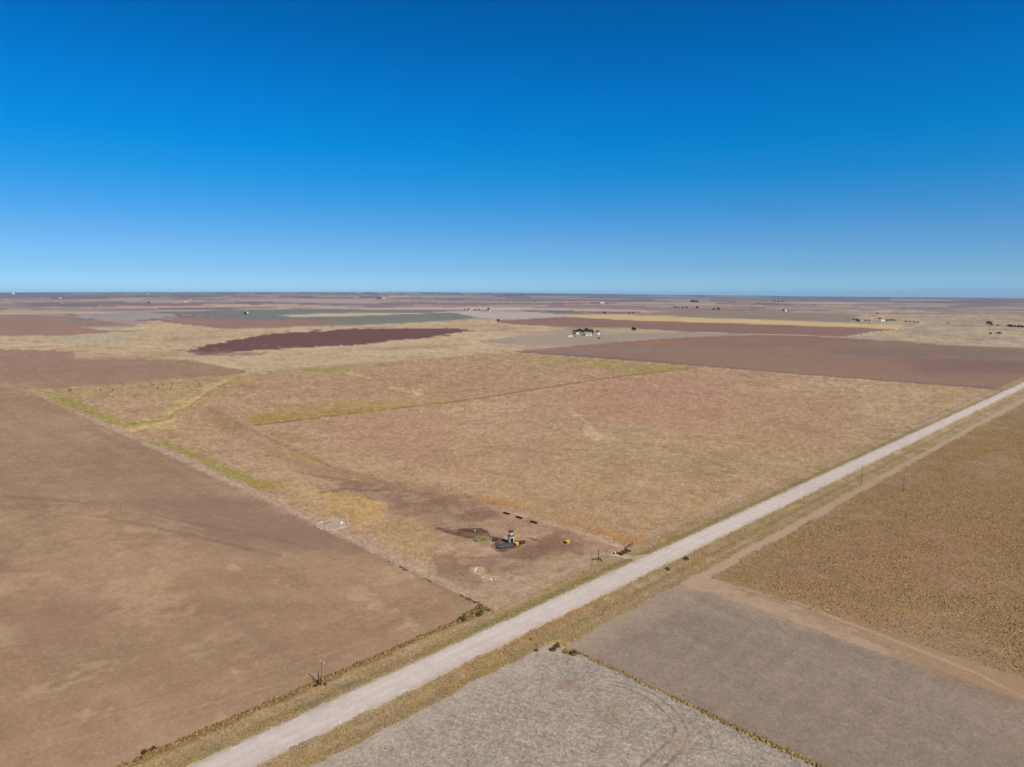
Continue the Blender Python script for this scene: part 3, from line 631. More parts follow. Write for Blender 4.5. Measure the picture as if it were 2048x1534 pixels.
# ------------------------------------------------------------------ vegetation too many to count
def tufts(name, label, cat, x, y, rad, hgt, colr, sides=5, sink=.03, parent=None, z=None, spiky=0.5):
    n = len(x); zz = terr(x, y) if z is None else z
    ang = np.linspace(0, 2 * np.pi, sides, endpoint=False)[None, :] + rng.random((n, 1)) * 6.28 + rng.normal(0, .25, (n, sides))
    rr = rad[:, None] * (1 + rng.normal(0, .28, (n, sides)))
    bx, by = x[:, None] + np.cos(ang) * rr, y[:, None] + np.sin(ang) * rr
    bz = np.repeat(zz[:, None] - sink, sides, 1)
    mx, my = x[:, None] + np.cos(ang + .4) * rr * .62, y[:, None] + np.sin(ang + .4) * rr * .62
    mz = zz[:, None] + hgt[:, None] * (.55 + spiky * .5 * rng.random((n, sides)))
    tx, ty, tz = x + rng.normal(0, .25, n) * rad, y + rng.normal(0, .25, n) * rad, zz + hgt
    V = np.stack([np.concatenate([bx, mx, tx[:, None]], 1), np.concatenate([by, my, ty[:, None]], 1), np.concatenate([bz, mz, tz[:, None]], 1)], -1)
    m = 2 * sides + 1; off = (np.arange(n) * m)[:, None]
    tri = []
    for i in range(sides):
        j = (i + 1) % sides
        tri += [(i, j, sides + i), (j, sides + j, sides + i), (sides + i, sides + j, 2 * sides)]
    T = (np.array(tri)[None] + off[:, :, None]).reshape(-1, 3)
    cv = colr[:, None, :] * (1 + rng.normal(0, .16, (n, m, 1))); cv[:, :sides] *= .9
    me = mesh_np(name, V.reshape(-1, 3), T, TUFT, np.clip(cv.reshape(-1, 3), .003, .9))
    o = link(name, me, parent)
    if parent is None: prop(o, label, cat, kind='stuff')
    return o
def small_tufts(name, label, cat, x, y, rad, hgt, colr):
    """three-sided clumps"""
    n = len(x); zz = terr(x, y)
    ang = np.array([0, 2.1, 4.2])[None, :] + rng.random((n, 1)) * 6.28 + rng.normal(0, .3, (n, 3))
    rr = rad[:, None] * (1 + rng.normal(0, .3, (n, 3)))
    V = np.zeros((n, 4, 3))
    V[:, :3, 0] = x[:, None] + np.cos(ang) * rr; V[:, :3, 1] = y[:, None] + np.sin(ang) * rr; V[:, :3, 2] = zz[:, None] - .02
    V[:, 3, 0] = x + rng.normal(0, .4, n) * rad; V[:, 3, 1] = y + rng.normal(0, .4, n) * rad; V[:, 3, 2] = zz + hgt
    T = (np.array([(0, 1, 3), (1, 2, 3), (2, 0, 3)])[None] + (np.arange(n) * 4)[:, None, None]).reshape(-1, 3)
    cv = np.repeat(colr[:, None, :], 4, 1) * (1 + rng.normal(0, .12, (n, 4, 1)))
    o = link(name, mesh_np(name, V.reshape(-1, 3), T, TUFT, np.clip(cv.reshape(-1, 3), .003, .9)))
    return prop(o, label, cat, kind='stuff')
def scatter(n, x0, x1, y0, y1, dfall=None, margin=60):
    x, y = rng.uniform(x0, x1, n), rng.uniform(y0, y1, n)
    u, v, dep = to_px(x, y, 0 * x)
    s = (dep > 60) & (u > -margin) & (u < 2048 + margin) & (v < 1534 + margin)
    if dfall: s &= rng.random(n) < np.clip((dfall / dep) ** 2, 0, 1)
    return x[s], y[s]
def pickcol(n, cols, w=None, var=.12):
    c = np.array([alb(q) for q in cols]); i = rng.choice(len(c), n, p=w)
    return c[i] * (1 + rng.normal(0, var, (n, 1)))
def ground_at(x, y):
    return land(x, y, terr(x, y))

# crop right of the road
x, y = scatter(620000, 74, 520, -420, -37, 290)
reg, _, gc, _ = ground_at(x, y); s = reg == CROP
s &= (rng.random(len(x)) * 1.15 > .25 + .5 * sstep(.1, .6, fbm(x, y, 38, 171, 4))) & (rng.random(len(x)) < .25 + sstep(76, 92, x + 3 * fbm(x, y, 9, 1, 3)))
x, y, gc = x[s], y[s], gc[s]; n = len(x)
if n > 95000:
    k = rng.choice(n, 95000, replace=False); x, y, gc = x[k], y[k], gc[k]; n = 95000
yj = y
cc = gc * .5 + .5 * pickcol(n, [(170,141,94),(154,125,82),(150,117,90),(182,149,104),(140,122,80)])
small_tufts('crop_plants', 'olive brown crop plants covering the field right of the road', 'crop', x, yj, rng.uniform(.18, .55, n), rng.uniform(.12, .45, n) * (1 + .4 * fbm(x, y, 12, 201, 2)).clip(.5, 1.6), cc)

# verge grass
x, y = scatter(300000, -140, 420, -34, 2.5, 240)
reg, _, gc, _ = ground_at(x, y); s = (reg == VERGE) & (np.abs(y + 14) > 6.2) & (fbm(x, y, 6, 79, 3) + rng.random(len(x)) * .9 > .35)
x, y, gc = x[s], y[s], gc[s]; n = len(x)
small_tufts('verge_grass', 'olive and straw coloured grass tufts on the road verges', 'grass', x, y, rng.uniform(.14, .34, n), rng.uniform(.12, .38, n), gc * .55 + .45 * pickcol(n, [(160,140,94),(182,156,110),(140,128,76),(152,120,88)]))
# pasture tufts
x, y = scatter(900000, 0, 460, 1, 460, 210)
reg, _, gc, _ = ground_at(x, y); s = (reg == PASTURE) & (x > 9)
u, v, _d = to_px(x, y, 0 * x)
bare = poly_mask(u, v, SPOTS[[i for i, q in enumerate(SPOTS) if q[0][0] == (655,955)][0]][0], 6, 0 * u, 0, .45)
s &= (rng.random(len(x)) > .9 * bare) & (fbm(x, y, 11, 83, 3) + rng.random(len(x)) * 1.2 > .3)
x, y, gc = x[s], y[s], gc[s]; n = len(x)
if n > 90000:
    k = rng.choice(n, 90000, replace=False); x, y, gc = x[k], y[k], gc[k]; n = 90000
small_tufts('pasture_grass', 'tan dry grass tufts across the near part of the pasture', 'grass', x, y, rng.uniform(.18, .42, n), rng.uniform(.12, .36, n), gc * .6 + .4 * pickcol(n, [(196,164,116),(176,146,104),(150,122,84),(206,178,130)]))
# stubble
x, y = scatter(150000, -150, -1, -150, -29)
reg, _, gc, _ = ground_at(x, y); s = reg == STUBBLE; x, y, gc = x[s], y[s], gc[s]; n = len(x)
if n > 60000: k = rng.choice(n, 60000, replace=False); x, y, gc = x[k], y[k], gc[k]; n = 60000
small_tufts('stubble', 'pale grey broken stubble and residue on the bottom field', 'stubble', x, y, rng.uniform(.08, .22, n), rng.uniform(.05, .2, n), gc * .5 + .5 * pickcol(n, [(196,182,166),(150,136,124),(176,160,146),(132,112,100)]))
# pale clods on the fallow field
x, y = scatter(9000, 0, 76, -160, -34)
reg, _, gc, _ = ground_at(x, y); s = reg == FALLOW; x, y, gc = x[s], y[s], gc[s]; n = len(x)
small_tufts('soil_clods', 'scattered small pale clods on the grey brown fallow field', 'soil clods', x, y, rng.uniform(.08, .26, n), rng.uniform(.04, .16, n), gc * rng.uniform(.75, 1.6, (n, 1)))
# gravel windrows at the road's edges
x = rng.uniform(-125, 420, 16000); y = -14 + np.sign(rng.normal(size=16000)) * rng.normal(5.75, .38, 16000); n = 16000
small_tufts('roadside_gravel', 'loose pale stones along both edges of the gravel road', 'gravel', x, y, rng.uniform(.07, .2, n), rng.uniform(.04, .12, n), pickcol(n, [(206,188,170),(190,164,136),(170,146,116)]))
# rows of weeds
def weed_row(label, x, y, pal, rad=(.35, .8), h=(.4, 1.15)):
    n = len(x)
    tufts('weeds', label, 'weeds', x, y, rng.uniform(*rad, n), rng.uniform(*h, n), pickcol(n, pal, var=.2))
n = 3200; x = rng.uniform(-150, -5, n); dens = .5 + .5 * fbm(x, 0 * x, 7, 3, 3); k = rng.random(n) < .35 + .65 * dens; x = x[k]
weed_row('brown weeds in a row along the bottom edge of the ploughed field', x, 2.2 + rng.normal(0, .42, len(x)), [(128,102,64),(148,120,78),(112,88,56),(154,126,90)], (.2, .42), (.2, .7))
n = 110; x = rng.uniform(-12, -1, n)
weed_row('tall olive weeds clumped outside the near corner of the pasture', x, 3.2 + rng.normal(0, 1.0, n), [(118,104,56),(132,112,62),(96,84,46),(142,116,80)], (.35, .75), (.4, 1.1))
n = 1300; y = rng.uniform(-135, -32, n); k = rng.random(n) < .45 + .6 * fbm(y, 0 * y, 9, 5, 3); y = y[k]
weed_row('yellow green weeds in a row between stubble and fallow field', -1.4 + rng.normal(0, .45, len(y)), y, [(150,130,80),(134,114,74),(162,140,92),(144,110,74)], (.18, .42), (.2, .6))
n = 420; y = rng.uniform(1, 62, n); k = rng.random(n) < .3 + .6 * fbm(y, 0 * y, 12, 7, 3); y = y[k]
weed_row('dark weeds under the left fence of the pasture', -.7 + rng.normal(0, .25, len(y)), y, [(104,84,52),(122,100,58),(92,72,46)], (.25, .5), (.25, .6))

# ------------------------------------------------------------------ mesh helpers for things
class MB:
    def __init__(self): self.v, self.f = [], []
    def add(self, vs_, fs_):
        o = len(self.v); self.v += [tuple(q) for q in vs_]; self.f += [tuple(i + o for i in q) for q in fs_]; return self
    def box(self, c, s, rz=0.0, top=1.0):
        cx, cy, cz = c; sx, sy, sz = (q / 2 for q in s); vs_ = []
        for dz, k in ((-sz, 1.0), (sz, top)):
            for dx, dy in ((-sx, -sy), (sx, -sy), (sx, sy), (-sx, sy)):
                X, Y = dx * k, dy * k
                vs_.append((cx + X * math.cos(rz) - Y * math.sin(rz), cy + X * math.sin(rz) + Y * math.cos(rz), cz + dz))
        return self.add(vs_, [(3, 2, 1, 0), (4, 5, 6, 7), (0, 1, 5, 4), (1, 2, 6, 5), (2, 3, 7, 6), (3, 0, 4, 7)])
    def tube(self, a, b, r0, r1=None, n=8, caps=True):
        a, b = Vector(a), Vector(b); r1 = r0 if r1 is None else r1
        q = (b - a).to_track_quat('Z', 'Y'); vs_ = []
        for p, r in ((a, r0), (b, r1)):
            for i in range(n):
                t = 2 * math.pi * i / n; vs_.append(p + q @ Vector((math.cos(t) * r, math.sin(t) * r, 0)))
        fs_ = [(i, (i + 1) % n, n + (i + 1) % n, n + i) for i in range(n)]
        if caps: fs_ += [tuple(range(n - 1, -1, -1)), tuple(range(n, 2 * n))]
        return self.add(vs_, fs_)
    def lathe(self, prof, n=24, c=(0, 0, 0), sx=1.0, sy=1.0, rz=0.0, jit=0.0):
        vs_ = []; js = [random.uniform(-jit, jit) for _ in range(n)]
        for r, z in prof:
            for i in range(n):
                t = 2 * math.pi * i / n; X, Y = math.cos(t) * (r + js[i]) * sx, math.sin(t) * (r + js[i]) * sy
                vs_.append((c[0] + X * math.cos(rz) - Y * math.sin(rz), c[1] + X * math.sin(rz) + Y * math.cos(rz), c[2] + z))
        fs_ = []
        for k in range(len(prof) - 1):
            for i in range(n):
                j = (i + 1) % n; fs_.append((k * n + i, k * n + j, (k + 1) * n + j, (k + 1) * n + i))
        fs_.append(tuple(range(n - 1, -1, -1))) if prof[0][0] > 0 else None
        if prof[-1][0] > 0: fs_.append(tuple((len(prof) - 1) * n + i for i in range(n)))
        return self.add(vs_, [q for q in fs_ if q])
    def mesh(self, name, mat, smooth_=False):
        me = bpy.data.meshes.new(name); me.from_pydata(self.v, [], self.f); me.update()
        me.materials.append(mat)
        if smooth_:
            for p in me.polygons: p.use_smooth = len(p.vertices) == 4
        return me
    def obj(self, name, mat, parent=None, smooth_=False):
        return link(name, self.mesh(name, mat, smooth_), parent)
def thing(name, label, cat, loc, rz=0.0, group=None):
    o = bpy.data.objects.new(name, None); COL.objects.link(o); o.empty_display_size = .5
    o.location = loc; o.rotation_euler = (0, 0, rz); return prop(o, label, cat, group)
def copy_tree(o, parent=None):
    c = o.copy(); COL.objects.link(c); c.parent = parent
    for ch in [q for q in bpy.data.objects if q.parent == o]: copy_tree(ch, c)
    return c

M_WOOD = simple_mat('weathered_wood', (108,84,66), .9); M_DKWOOD = simple_mat('dark_creosoted_wood', (78,54,38), .9)
M_POLE = simple_mat('grey_brown_pole_wood', (124,100,80), .85); M_ARM = simple_mat('bleached_wood', (228,206,184), .8)
M_WIRE = simple_mat('galvanised_wire', (150,146,140), .4, .9); M_RUST = simple_mat('rusty_steel', (84,52,38), .85)
M_CONC = simple_mat('pale_concrete', (196,184,166), .9); M_WHITE = simple_mat('white_paint', (236,232,226), .6, var=.08)
M_GREYM = simple_mat('grey_sheet_metal', (176,176,180), .45, .3); M_DARK = simple_mat('dark_interior', (24,20,18), .95)  # M_DARK: near-black put in for shade inside openings, also colours shed doors
M_YEL = simple_mat('yellow_paint', (222,180,48), .5, var=.12); M_ALGAE = simple_mat('mossy_concrete', (146,144,98), .9)
M_GREEN = simple_mat('pond_weed', (134,126,82), .9); M_TANK = simple_mat('dark_tank_rubber', (70,62,58), .7)
M_TANK_PINK = simple_mat('rust_stained_white', (208,184,164), .8); M_BLACKHIDE = simple_mat('black_hide', (34,26,22), .8)
M_ROOFR = simple_mat('red_brown_roof', (138,92,80), .7); M_ROOFD = simple_mat('dark_roof', (84,76,78), .7); M_WALLR = simple_mat('brown_red_wall', (150,106,92), .8)
M_GLASS = simple_mat('window_glass', (50,62,74), .15, spec=.6); M_BARK = simple_mat('bark', (92,76,60), .95)
def water_mat():
    m, t, b = new_mat('still_water', .35, .12); b.inputs['Base Color'].default_value = (*alb((96,94,92)), 1)
    return m
M_WATER = water_mat()

# ------------------------------------------------------------------ fences round the pasture
post_big = MB().tube((0, 0, -.2), (0, 0, 1.35), .075, .065, 6).mesh('post', M_WOOD)
post_thin = MB().tube((0, 0, -.2), (0, 0, 1.3), .045, .04, 5).mesh('post', M_WOOD)
def fence(label, a, b, step, gaps=()):
    a, b = Vector((*a, 0)), Vector((*b, 0)); L = (b - a).length; n = int(round(L / step)); d = (b - a) / L
    root = thing('wire_fence', label, 'fence', (a.x, a.y, float(terr(np.array([a.x]), np.array([a.y]))[0])))
    P = []
    for i in range(n + 1):
        p = a + d * (L * i / n)
        if any(g0 < L * i / n < g1 for g0, g1 in gaps): continue
        z = float(terr(np.array([p.x]), np.array([p.y]))[0]); P.append((L * i / n, Vector((p.x, p.y, z)) - root.location))
        q = link('post', post_big if i % 6 == 0 else post_thin, root, P[-1][1]); q.rotation_euler = (random.uniform(-.06, .06), random.uniform(-.06, .06), random.random())
    for h in (.45, .8, 1.15):
        w = MB()
        for (s0, p0), (s1, p1) in zip(P[:-1], P[1:]):
            if s1 - s0 > step * 1.6:
                w.obj('wire', M_WIRE, root); w = MB(); continue
            w.tube(p0 + Vector((0, 0, h)), p1 + Vector((0, 0, h)), .006, n=3, caps=False)
        w.obj('wire', M_WIRE, root)
fence('wire fence between pasture and gravel road, broken by the cattle guard', (0, .6), (810, .6), 4.5, [(71.5, 79.5)])
fence('long wire fence between pasture and ploughed field on the left', (0, .6 + 4.5), (0, 798), 4.5)
fence('distant wire fence along the back left edge of the pasture', (0, 798), (810, 798), 7)
fence('distant wire fence along the back right edge by the purplish field', (810, 5), (810, 791), 7)
fence('sagging wire fence among brown weeds below the ploughed field', (-160, 2.4), (-8, 2.4), 4.5)

# ------------------------------------------------------------------ utility poles
def pole(u, v, hgt, lean, label, arm=True, armdir=0.0, thick=.15):
    x, y, z, _ = at(u, v)
    t = thing('utility_pole', label, 'utility pole', (x, y, z), group='utility poles in the fields and along the road')
    lx, ly = lean
    top = Vector((lx, ly, hgt))
    MB().tube((0, 0, -.3), top, thick, thick * .62, 8).obj('pole', M_POLE, t, True)
    if arm:
        c = top * .955; dx, dy = math.cos(armdir), math.sin(armdir)
        a0, a1 = c + Vector((-dx * 1.25, -dy * 1.25, .12)), c + Vector((dx * 1.25, dy * 1.25, -.1))
        q = (a1 - a0).to_track_quat('Z', 'Y'); m = MB(); vs_ = []
        for p in (a0, a1):
            for sx, sy in ((-.09, -.07), (.09, -.07), (.09, .07), (-.09, .07)): vs_.append(p + q @ Vector((sx, sy, 0)))
        m.add(vs_, [(3, 2, 1, 0), (4, 5, 6, 7), (0, 1, 5, 4), (1, 2, 6, 5), (2, 3, 7, 6), (3, 0, 4, 7)]); m.obj('crossarm', M_ARM, t)
        for k in (-1.05, .0, 1.05):
            p = c + Vector((dx * k, dy * k, .1 - k * .09)) + Vector((0, 0, .02))
            MB().lathe([(.05, 0), (.07, .06), (.04, .12), (.055, .17), (.02, .21)], 8, p).obj('insulator', M_GREYM, t)
        for sgn in (-1, 1):
            MB().tube(c + Vector((dx * .7 * sgn, dy * .7 * sgn, 0)), c + Vector((0, 0, -.75)), .025, n=5).obj('brace', M_WIRE, t)
    return t
pole(641, 1371, 7.6, (.25, -.95), 'leaning pole with a bleached crossarm among weeds below the ploughed field', True, math.radians(-88))
pole(1723, 965, 10.3, (0, 0), 'pole with a small top arm between gravel road and dirt track', True, math.radians(60))
pole(1807, 983, 10.6, (.4, .3), 'bare dark pole without arm standing inside the crop field', False, 0, .17)
# dark stub post with its stay beside the leaning pole
x, y, z, _ = at(638, 1370)
t = thing('stub_post', 'short dark post with a raking stay beside the leaning pole', 'post', (x, y, z))
MB().tube((0, 0, -.2), (-.05, 0, 3.9), .17, .13, 8).obj('post', M_DKWOOD, t)
MB().tube((-.05, 0, 3.7), (-1.0, .75, 4.6), .045, .03, 6).obj('stay', M_DKWOOD, t)

# ------------------------------------------------------------------ water point
x, y, z, _ = at(1022, 1086)
t = thing('water_tower', 'small whitewashed water tower with arched doorway in the bare yard', 'water tower', (x, y, z), math.atan2(fy, fx) + math.pi + .35)
m = MB(); R0 = 1.45; n = 28                       # drum with an arched opening facing local +X
for i in range(n):
    a0, a1 = 2 * math.pi * i / n, 2 * math.pi * (i + 1) / n
    am = ((a0 + a1) / 2 + math.pi) % (2 * math.pi) - math.pi
    zb = 0 if abs(am) > .42 else (2.1 + .5 * math.sqrt(max(0, 1 - (am / .44) ** 2)))
    for rr, flip in ((R0, False), (R0 - .2, True)):
        q = [(math.cos(a) * rr, math.sin(a) * rr, zz) for a, zz in ((a0, zb), (a1, zb), (a1, 3.3), (a0, 3.3))]
        m.add(q, [(0, 1, 2, 3) if not flip else (3, 2, 1, 0)])
m.lathe([(R0, 3.3), (R0 - .2, 3.3)], n)
m.obj('drum', M_CONC, t)
MB().lathe([(R0 - .22, .03), (R0 - .22, 3.2)], 20).obj('interior_shade', M_DARK, t)  # near-black cylinder paints the shade seen through the doorway
MB().lathe([(1.05, 3.28), (1.02, 5.15)], 24).obj('upper_tank', M_TANK_PINK, t, True)
MB().lathe([(1.16, 5.12), (1.16, 5.36), (.95, 5.36), (.9, 5.2)], 24).obj('rim', M_RUST, t)
for k in range(4):
    a = k * math.pi / 2 + .6; MB().tube((math.cos(a) * 1.25, math.sin(a) * 1.25, 3.3), (math.cos(a) * 1.13, math.sin(a) * 1.13, 5.3), .06, n=6).obj('strut', M_WOOD, t)
MB().tube((1.2, -.9, .1), (1.05, -.8, 5.1), .06, n=6).obj('pipe', M_GREYM, t)

def ring_tank(u, v, label, rad, sx, sy, rz, wall, wm, fm, wallh, floor_z, name='stock_tank', cat='stock tank', fname='water'):
    x, y, z, _ = at(u, v)
    t = thing(name, label, cat, (x, y, z), rz)
    MB().lathe([(rad, -.1), (rad, wallh), (rad - wall, wallh), (rad - wall, -.1)], 36, sx=sx, sy=sy, jit=.05).obj('wall', wm, t, False)
    MB().lathe([(rad - wall * .5, floor_z - .05), (rad - wall * .5, floor_z)], 32, sx=sx, sy=sy).obj(fname, fm, t)
    return t
a_v = math.atan2(fy, fx)                          # heading away from the camera
ring_tank(1012, 1093, 'dark rubber rimmed water tank with grey water in front of the tower', 3.7, 1.25, .72, a_v - math.radians(62), .55, M_TANK, M_WATER, .55, .38)
g = ring_tank(966, 1079.5, 'round mossy stock tank overgrown with green weeds beside dark mud', 3.9, 1.05, .9, a_v - 1.57, .5, M_ALGAE, M_GREEN, .55, .3, fname='pond_weed')
x0, y0, z0, _ = at(966, 1079.5); n = 90; aa = rng.random(n) * 6.28; rr_ = 3.2 * np.sqrt(rng.random(n))
tufts('water_weeds', 'green reedy weeds growing inside the mossy round stock tank', 'weeds', x0 + np.cos(aa) * rr_, y0 + np.sin(aa) * rr_, rng.uniform(.2, .4, n), rng.uniform(.2, .6, n), pickcol(n, [(126,124,76),(100,94,58),(150,144,98)]), z=np.full(n, z0 + .3))
x, y, z, _ = at(990, 1080)
t = thing('tyre', 'large brown tyre lying between the mossy tank and the tower', 'tyre', (x, y, z), 0)
MB().lathe([(1.6, 0), (1.75, .25), (1.6, .5), (1.15, .5), (1.0, .25), (1.15, 0)], 20).obj('casing', M_TANK, t, True)
MB().lathe([(1.1, .05), (1.1, .12)], 16).obj('mud_fill', M_RUST, t)
# old concrete ring by the left fence
x, y, z, _ = at(665, 1050)
t = thing('concrete_ring', 'old pale round concrete ring beside the left fence', 'concrete ring', (x, y, z), .3)
for k in range(22):                               # broken wall segments
    if k in (4, 11, 17): continue
    a0, a1 = 2 * math.pi * k / 22 + .015, 2 * math.pi * (k + 1) / 22 - .015; h = random.uniform(.3, .75); m = MB(); vs_ = []
    for zz in (-.1, h):
        for rr, aa_ in ((7.6, a0), (7.6, a1), (7.0, a1), (7.0, a0)): vs_.append((math.cos(aa_) * rr, math.sin(aa_) * rr, zz + random.uniform(-.04, .04)))
    m.add(vs_, [(3, 2, 1, 0), (4, 5, 6, 7), (0, 1, 5, 4), (1, 2, 6, 5), (2, 3, 7, 6), (3, 0, 4, 7)]); m.obj('wall_segment', M_CONC, t)
MB().lathe([(6.95, .03), (6.95, .12)], 36, jit=.15).obj('floor', simple_mat('dusty_concrete', (184,160,140), .95, var=.15, scale=.6), t)
MB().box((3.5, -2.5, .5), (1.6, .9, .9), .4).obj('block', M_WHITE, t)
MB().tube((-2.5, 3.5, .25), (3.2, 4.2, .25), .16, n=7).obj('pipe', M_WOOD, t)
# feed troughs
def trough_parts(t, L=3.9):
    m = MB(); W, Hh = .95, .62
    pr = [(-W / 2, .72), (-W / 2 * .7, .25), (W / 2 * .7, .25), (W / 2, .72), (W / 2 - .06, .72), (W / 2 * .62, .31), (-W / 2 * .62, .31), (-W / 2 + .06, .72)]
    vs_ = [(a, -L / 2, b) for a, b in pr] + [(a, L / 2, b) for a, b in pr]
    m.add(vs_, [(i, (i + 1) % 8, 8 + (i + 1) % 8, 8 + i) for i in range(8)])
    m.obj('trough_body', M_RUST, t)
    for s in (-1, 1):
        m = MB(); m.box((0, s * (L / 2 - .01), .5), (W, .05, .5)); m.obj('end_plate', M_RUST, t)
        for q in (-1, 1): MB().box((q * .3, s * (L / 2 - .5), .12), (.1, .1, .3)).obj('leg', M_RUST, t)
first = None
for (u, v), lb in (((1068, 1046), 'rusty feed trough nearest the gate, last of the three in line'), ((1038.5, 1036.5), 'rusty feed trough in the middle of the line of three'), ((1013, 1028), 'rusty feed trough farthest from the gate, faintest of the line of three')):
    x, y, z, _ = at(u, v)
    if first is None:
        first = thing('feed_trough', lb, 'feed trough', (x, y, z), random.uniform(-.05, .05), 'rusty feed troughs in line'); trough_parts(first)
    else:
        o = copy_tree(first); o.location = (x, y, z); o.rotation_euler = (0, 0, random.uniform(-.06, .06)); o['label'] = lb
# yellow feeders
def feeder(u, v, lb, s, rz):
    x, y, z, _ = at(u, v); t = thing('mineral_feeder', lb, 'feeder', (x, y, z), rz)
    MB().lathe([(1.0 * s, .0), (1.15 * s, .75 * s), (1.0 * s, .8 * s), (.2 * s, .86 * s)], 8).obj('tub', M_YEL, t)
    MB().lathe([(1.2 * s, .95 * s), (.9 * s, 1.25 * s), (.35 * s, 1.42 * s), (0.0, 1.45 * s)], 12).obj('lid', M_YEL, t, True)
    MB().box((1.0 * s, 0, .55 * s), (.35 * s, .9 * s, .5 * s)).obj('opening_shade', M_DARK, t)  # solid dark block, the opening's shade put in as colour
    MB().lathe([(.3 * s, .8 * s), (.3 * s, 1.0 * s)], 8).obj('hub', M_RUST, t)
feeder(1134.5, 1086, 'yellow domed mineral feeder standing alone right of the tower', 1.0, a_v + 2.2)
feeder(1033, 1090, 'yellow domed mineral feeder right at the foot of the tower', .95, a_v + 2.6)
x, y, z, _ = at(1045, 1086)
t = thing('rusty_drum', 'rusty brown ring feeder on edge behind the yellow feeder', 'drum', (x, y, z), 0)
MB().lathe([(1.35, 0), (1.4, .7), (1.3, .75), (1.15, .7), (1.15, .1)], 18).obj('ring', M_RUST, t)
MB().lathe([(1.1, .1), (1.1, .18)], 18).obj('base', M_WALLR, t)
x, y, z, _ = at(950, 1063)
t = thing('marker_pipe', 'pair of short white pipes standing in the dark mud', 'pipe', (x, y, z))
for dx in (-.28, .28): MB().tube((dx, 0, 0), (dx * 1.1, 0, 1.05), .09, n=8).obj('pipe', M_WHITE, t)
x, y, z, _ = at(1066, 1078)
t = thing('brush_pile', 'grey heap of broken sticks right of the tower', 'stick pile', (x, y, z))
for k in range(16):
    a = random.uniform(0, 3.14); L = random.uniform(1.5, 4.5); cx_, cy_ = random.uniform(-1.6, 1.6), random.uniform(-2.2, 2.2); zz = random.uniform(.08, .5)
    MB().tube((cx_ - math.cos(a) * L / 2, cy_ - math.sin(a) * L / 2, zz * .4), (cx_ + math.cos(a) * L / 2, cy_ + math.sin(a) * L / 2, zz), .07, .04, 5).obj('stick', M_ARM if k % 3 == 0 else M_WOOD, t)
for (u, v), lb in (((955, 1139), 'pile of bleached caliche rubble in the yard nearest the front corner'), ((980, 1157), 'low scatter of pale rubble below the bleached pile')):
    x, y, z, _ = at(u, v); t = thing('rubble_pile', lb, 'rubble', (x, y, z))
    for k in range(14):
        s = random.uniform(.25, .7); MB().box((random.gauss(0, 1.5), random.gauss(0, 1.9), s * .22), (s, s * .8, s * .6), random.random() * 3, .7).obj('stone', M_WHITE if k % 2 else M_CONC, t)
# gate posts, cattle guard
x, y, z, _ = at(1197, 1120)
t = thing('gate_frame', 'tall dark wooden gate frame on the fence left of the cattle guard', 'gate frame', (x, y, z))
x2, y2, z2, _ = at(1213, 1115)
MB().tube((0, 0, -.3), (0, 0, 4.7), .15, .12, 8).obj('post', M_DKWOOD, t)
MB().tube((x2 - x, y2 - y, -.3), (x2 - x, y2 - y, 4.4), .1, .08, 8).obj('post', M_POLE, t)
MB().tube((0, 0, .9), (-1.9, 1.9, .15), .13, .12, 7).obj('brace', M_DKWOOD, t)
MB().tube((0, 0, .9), (-.4, -2.4, .1), .12, .12, 7).obj('brace', M_DKWOOD, t)
MB().tube((0, 0, 1.1), (1.2, -.6, .1), .12, .12, 7).obj('brace', M_WOOD, t)
MB().tube((0, 0, 1.2), (x2 - x, y2 - y, 1.25), .06, .06, 6).obj('rail', M_WIRE, t)
t = thing('cattle_guard', 'dark steel cattle guard where the drive crosses the fence', 'cattle guard', (75.2, .6, .05))
MB().box((0, 0, .0), (6.2, 3.0, .06)).obj('pit_shade', M_DARK, t)  # flat dark plate, shade below the rails put in as colour
for k in range(9): MB().tube((-3.0, -1.3 + k * .325, .1), (3.0, -1.3 + k * .325, .1), .07, n=6).obj('rail', M_RUST, t)
for s in (-1, 1):
    MB().box((s * 3.2, 0, .15), (.3, 3.4, .4)).obj('side_beam', M_RUST, t)
    for hz_ in (.5, .9, 1.3):
        MB().tube((s * 3.3, -1.6, .1 + (hz_ - .4) * .4), (s * 3.35, 1.7, hz_), .05, n=5).obj('wing_bar', M_RUST, t)
    MB().tube((s * 3.35, 1.7, 0), (s * 3.35, 1.7, 1.5), .09, n=7).obj('wing_post', M_DKWOOD, t)
x, y, z, _ = at(1231, 1108)
t = thing('wing_panel', 'small pale panel at the left end of the cattle guard', 'panel', (x, y, z), .4)
MB().box((0, 0, .75), (1.5, .05, 1.0)).obj('board', M_WHITE, t)
for s in (-.6, .6): MB().tube((s, .06, 0), (s, .06, 1.3), .05, n=6).obj('post', M_WOOD, t)
x, y, z, _ = at(1261, 1094)
t = thing('pipe_fence_wing', 'dark pipe rail wing inside the pasture right of the cattle guard', 'rail', (x, y, z), .1)
for h in (.5, 1.0, 1.4): MB().tube((-2.8, 0, h), (2.8, .4, h), .06, n=6).obj('rail', M_DKWOOD, t)
for s in (-2.8, 0, 2.8): MB().tube((s, .2 + s * .07, -.1), (s, .2 + s * .07, 1.6), .09, n=6).obj('post', M_DKWOOD, t)
x, y, z, _ = at(488, 744)
t = thing('fence_corner_brace', 'weathered brace post where the draw leaves the pasture', 'post', (x, y, z))
MB().tube((0, 0, 0), (0, 0, 3.0), .35, .3, 7).obj('post', M_DKWOOD, t)
MB().tube((0, 0, 2.2), (-4.5, 1.5, .3), .2, .2, 6).obj('brace', M_WOOD, t)

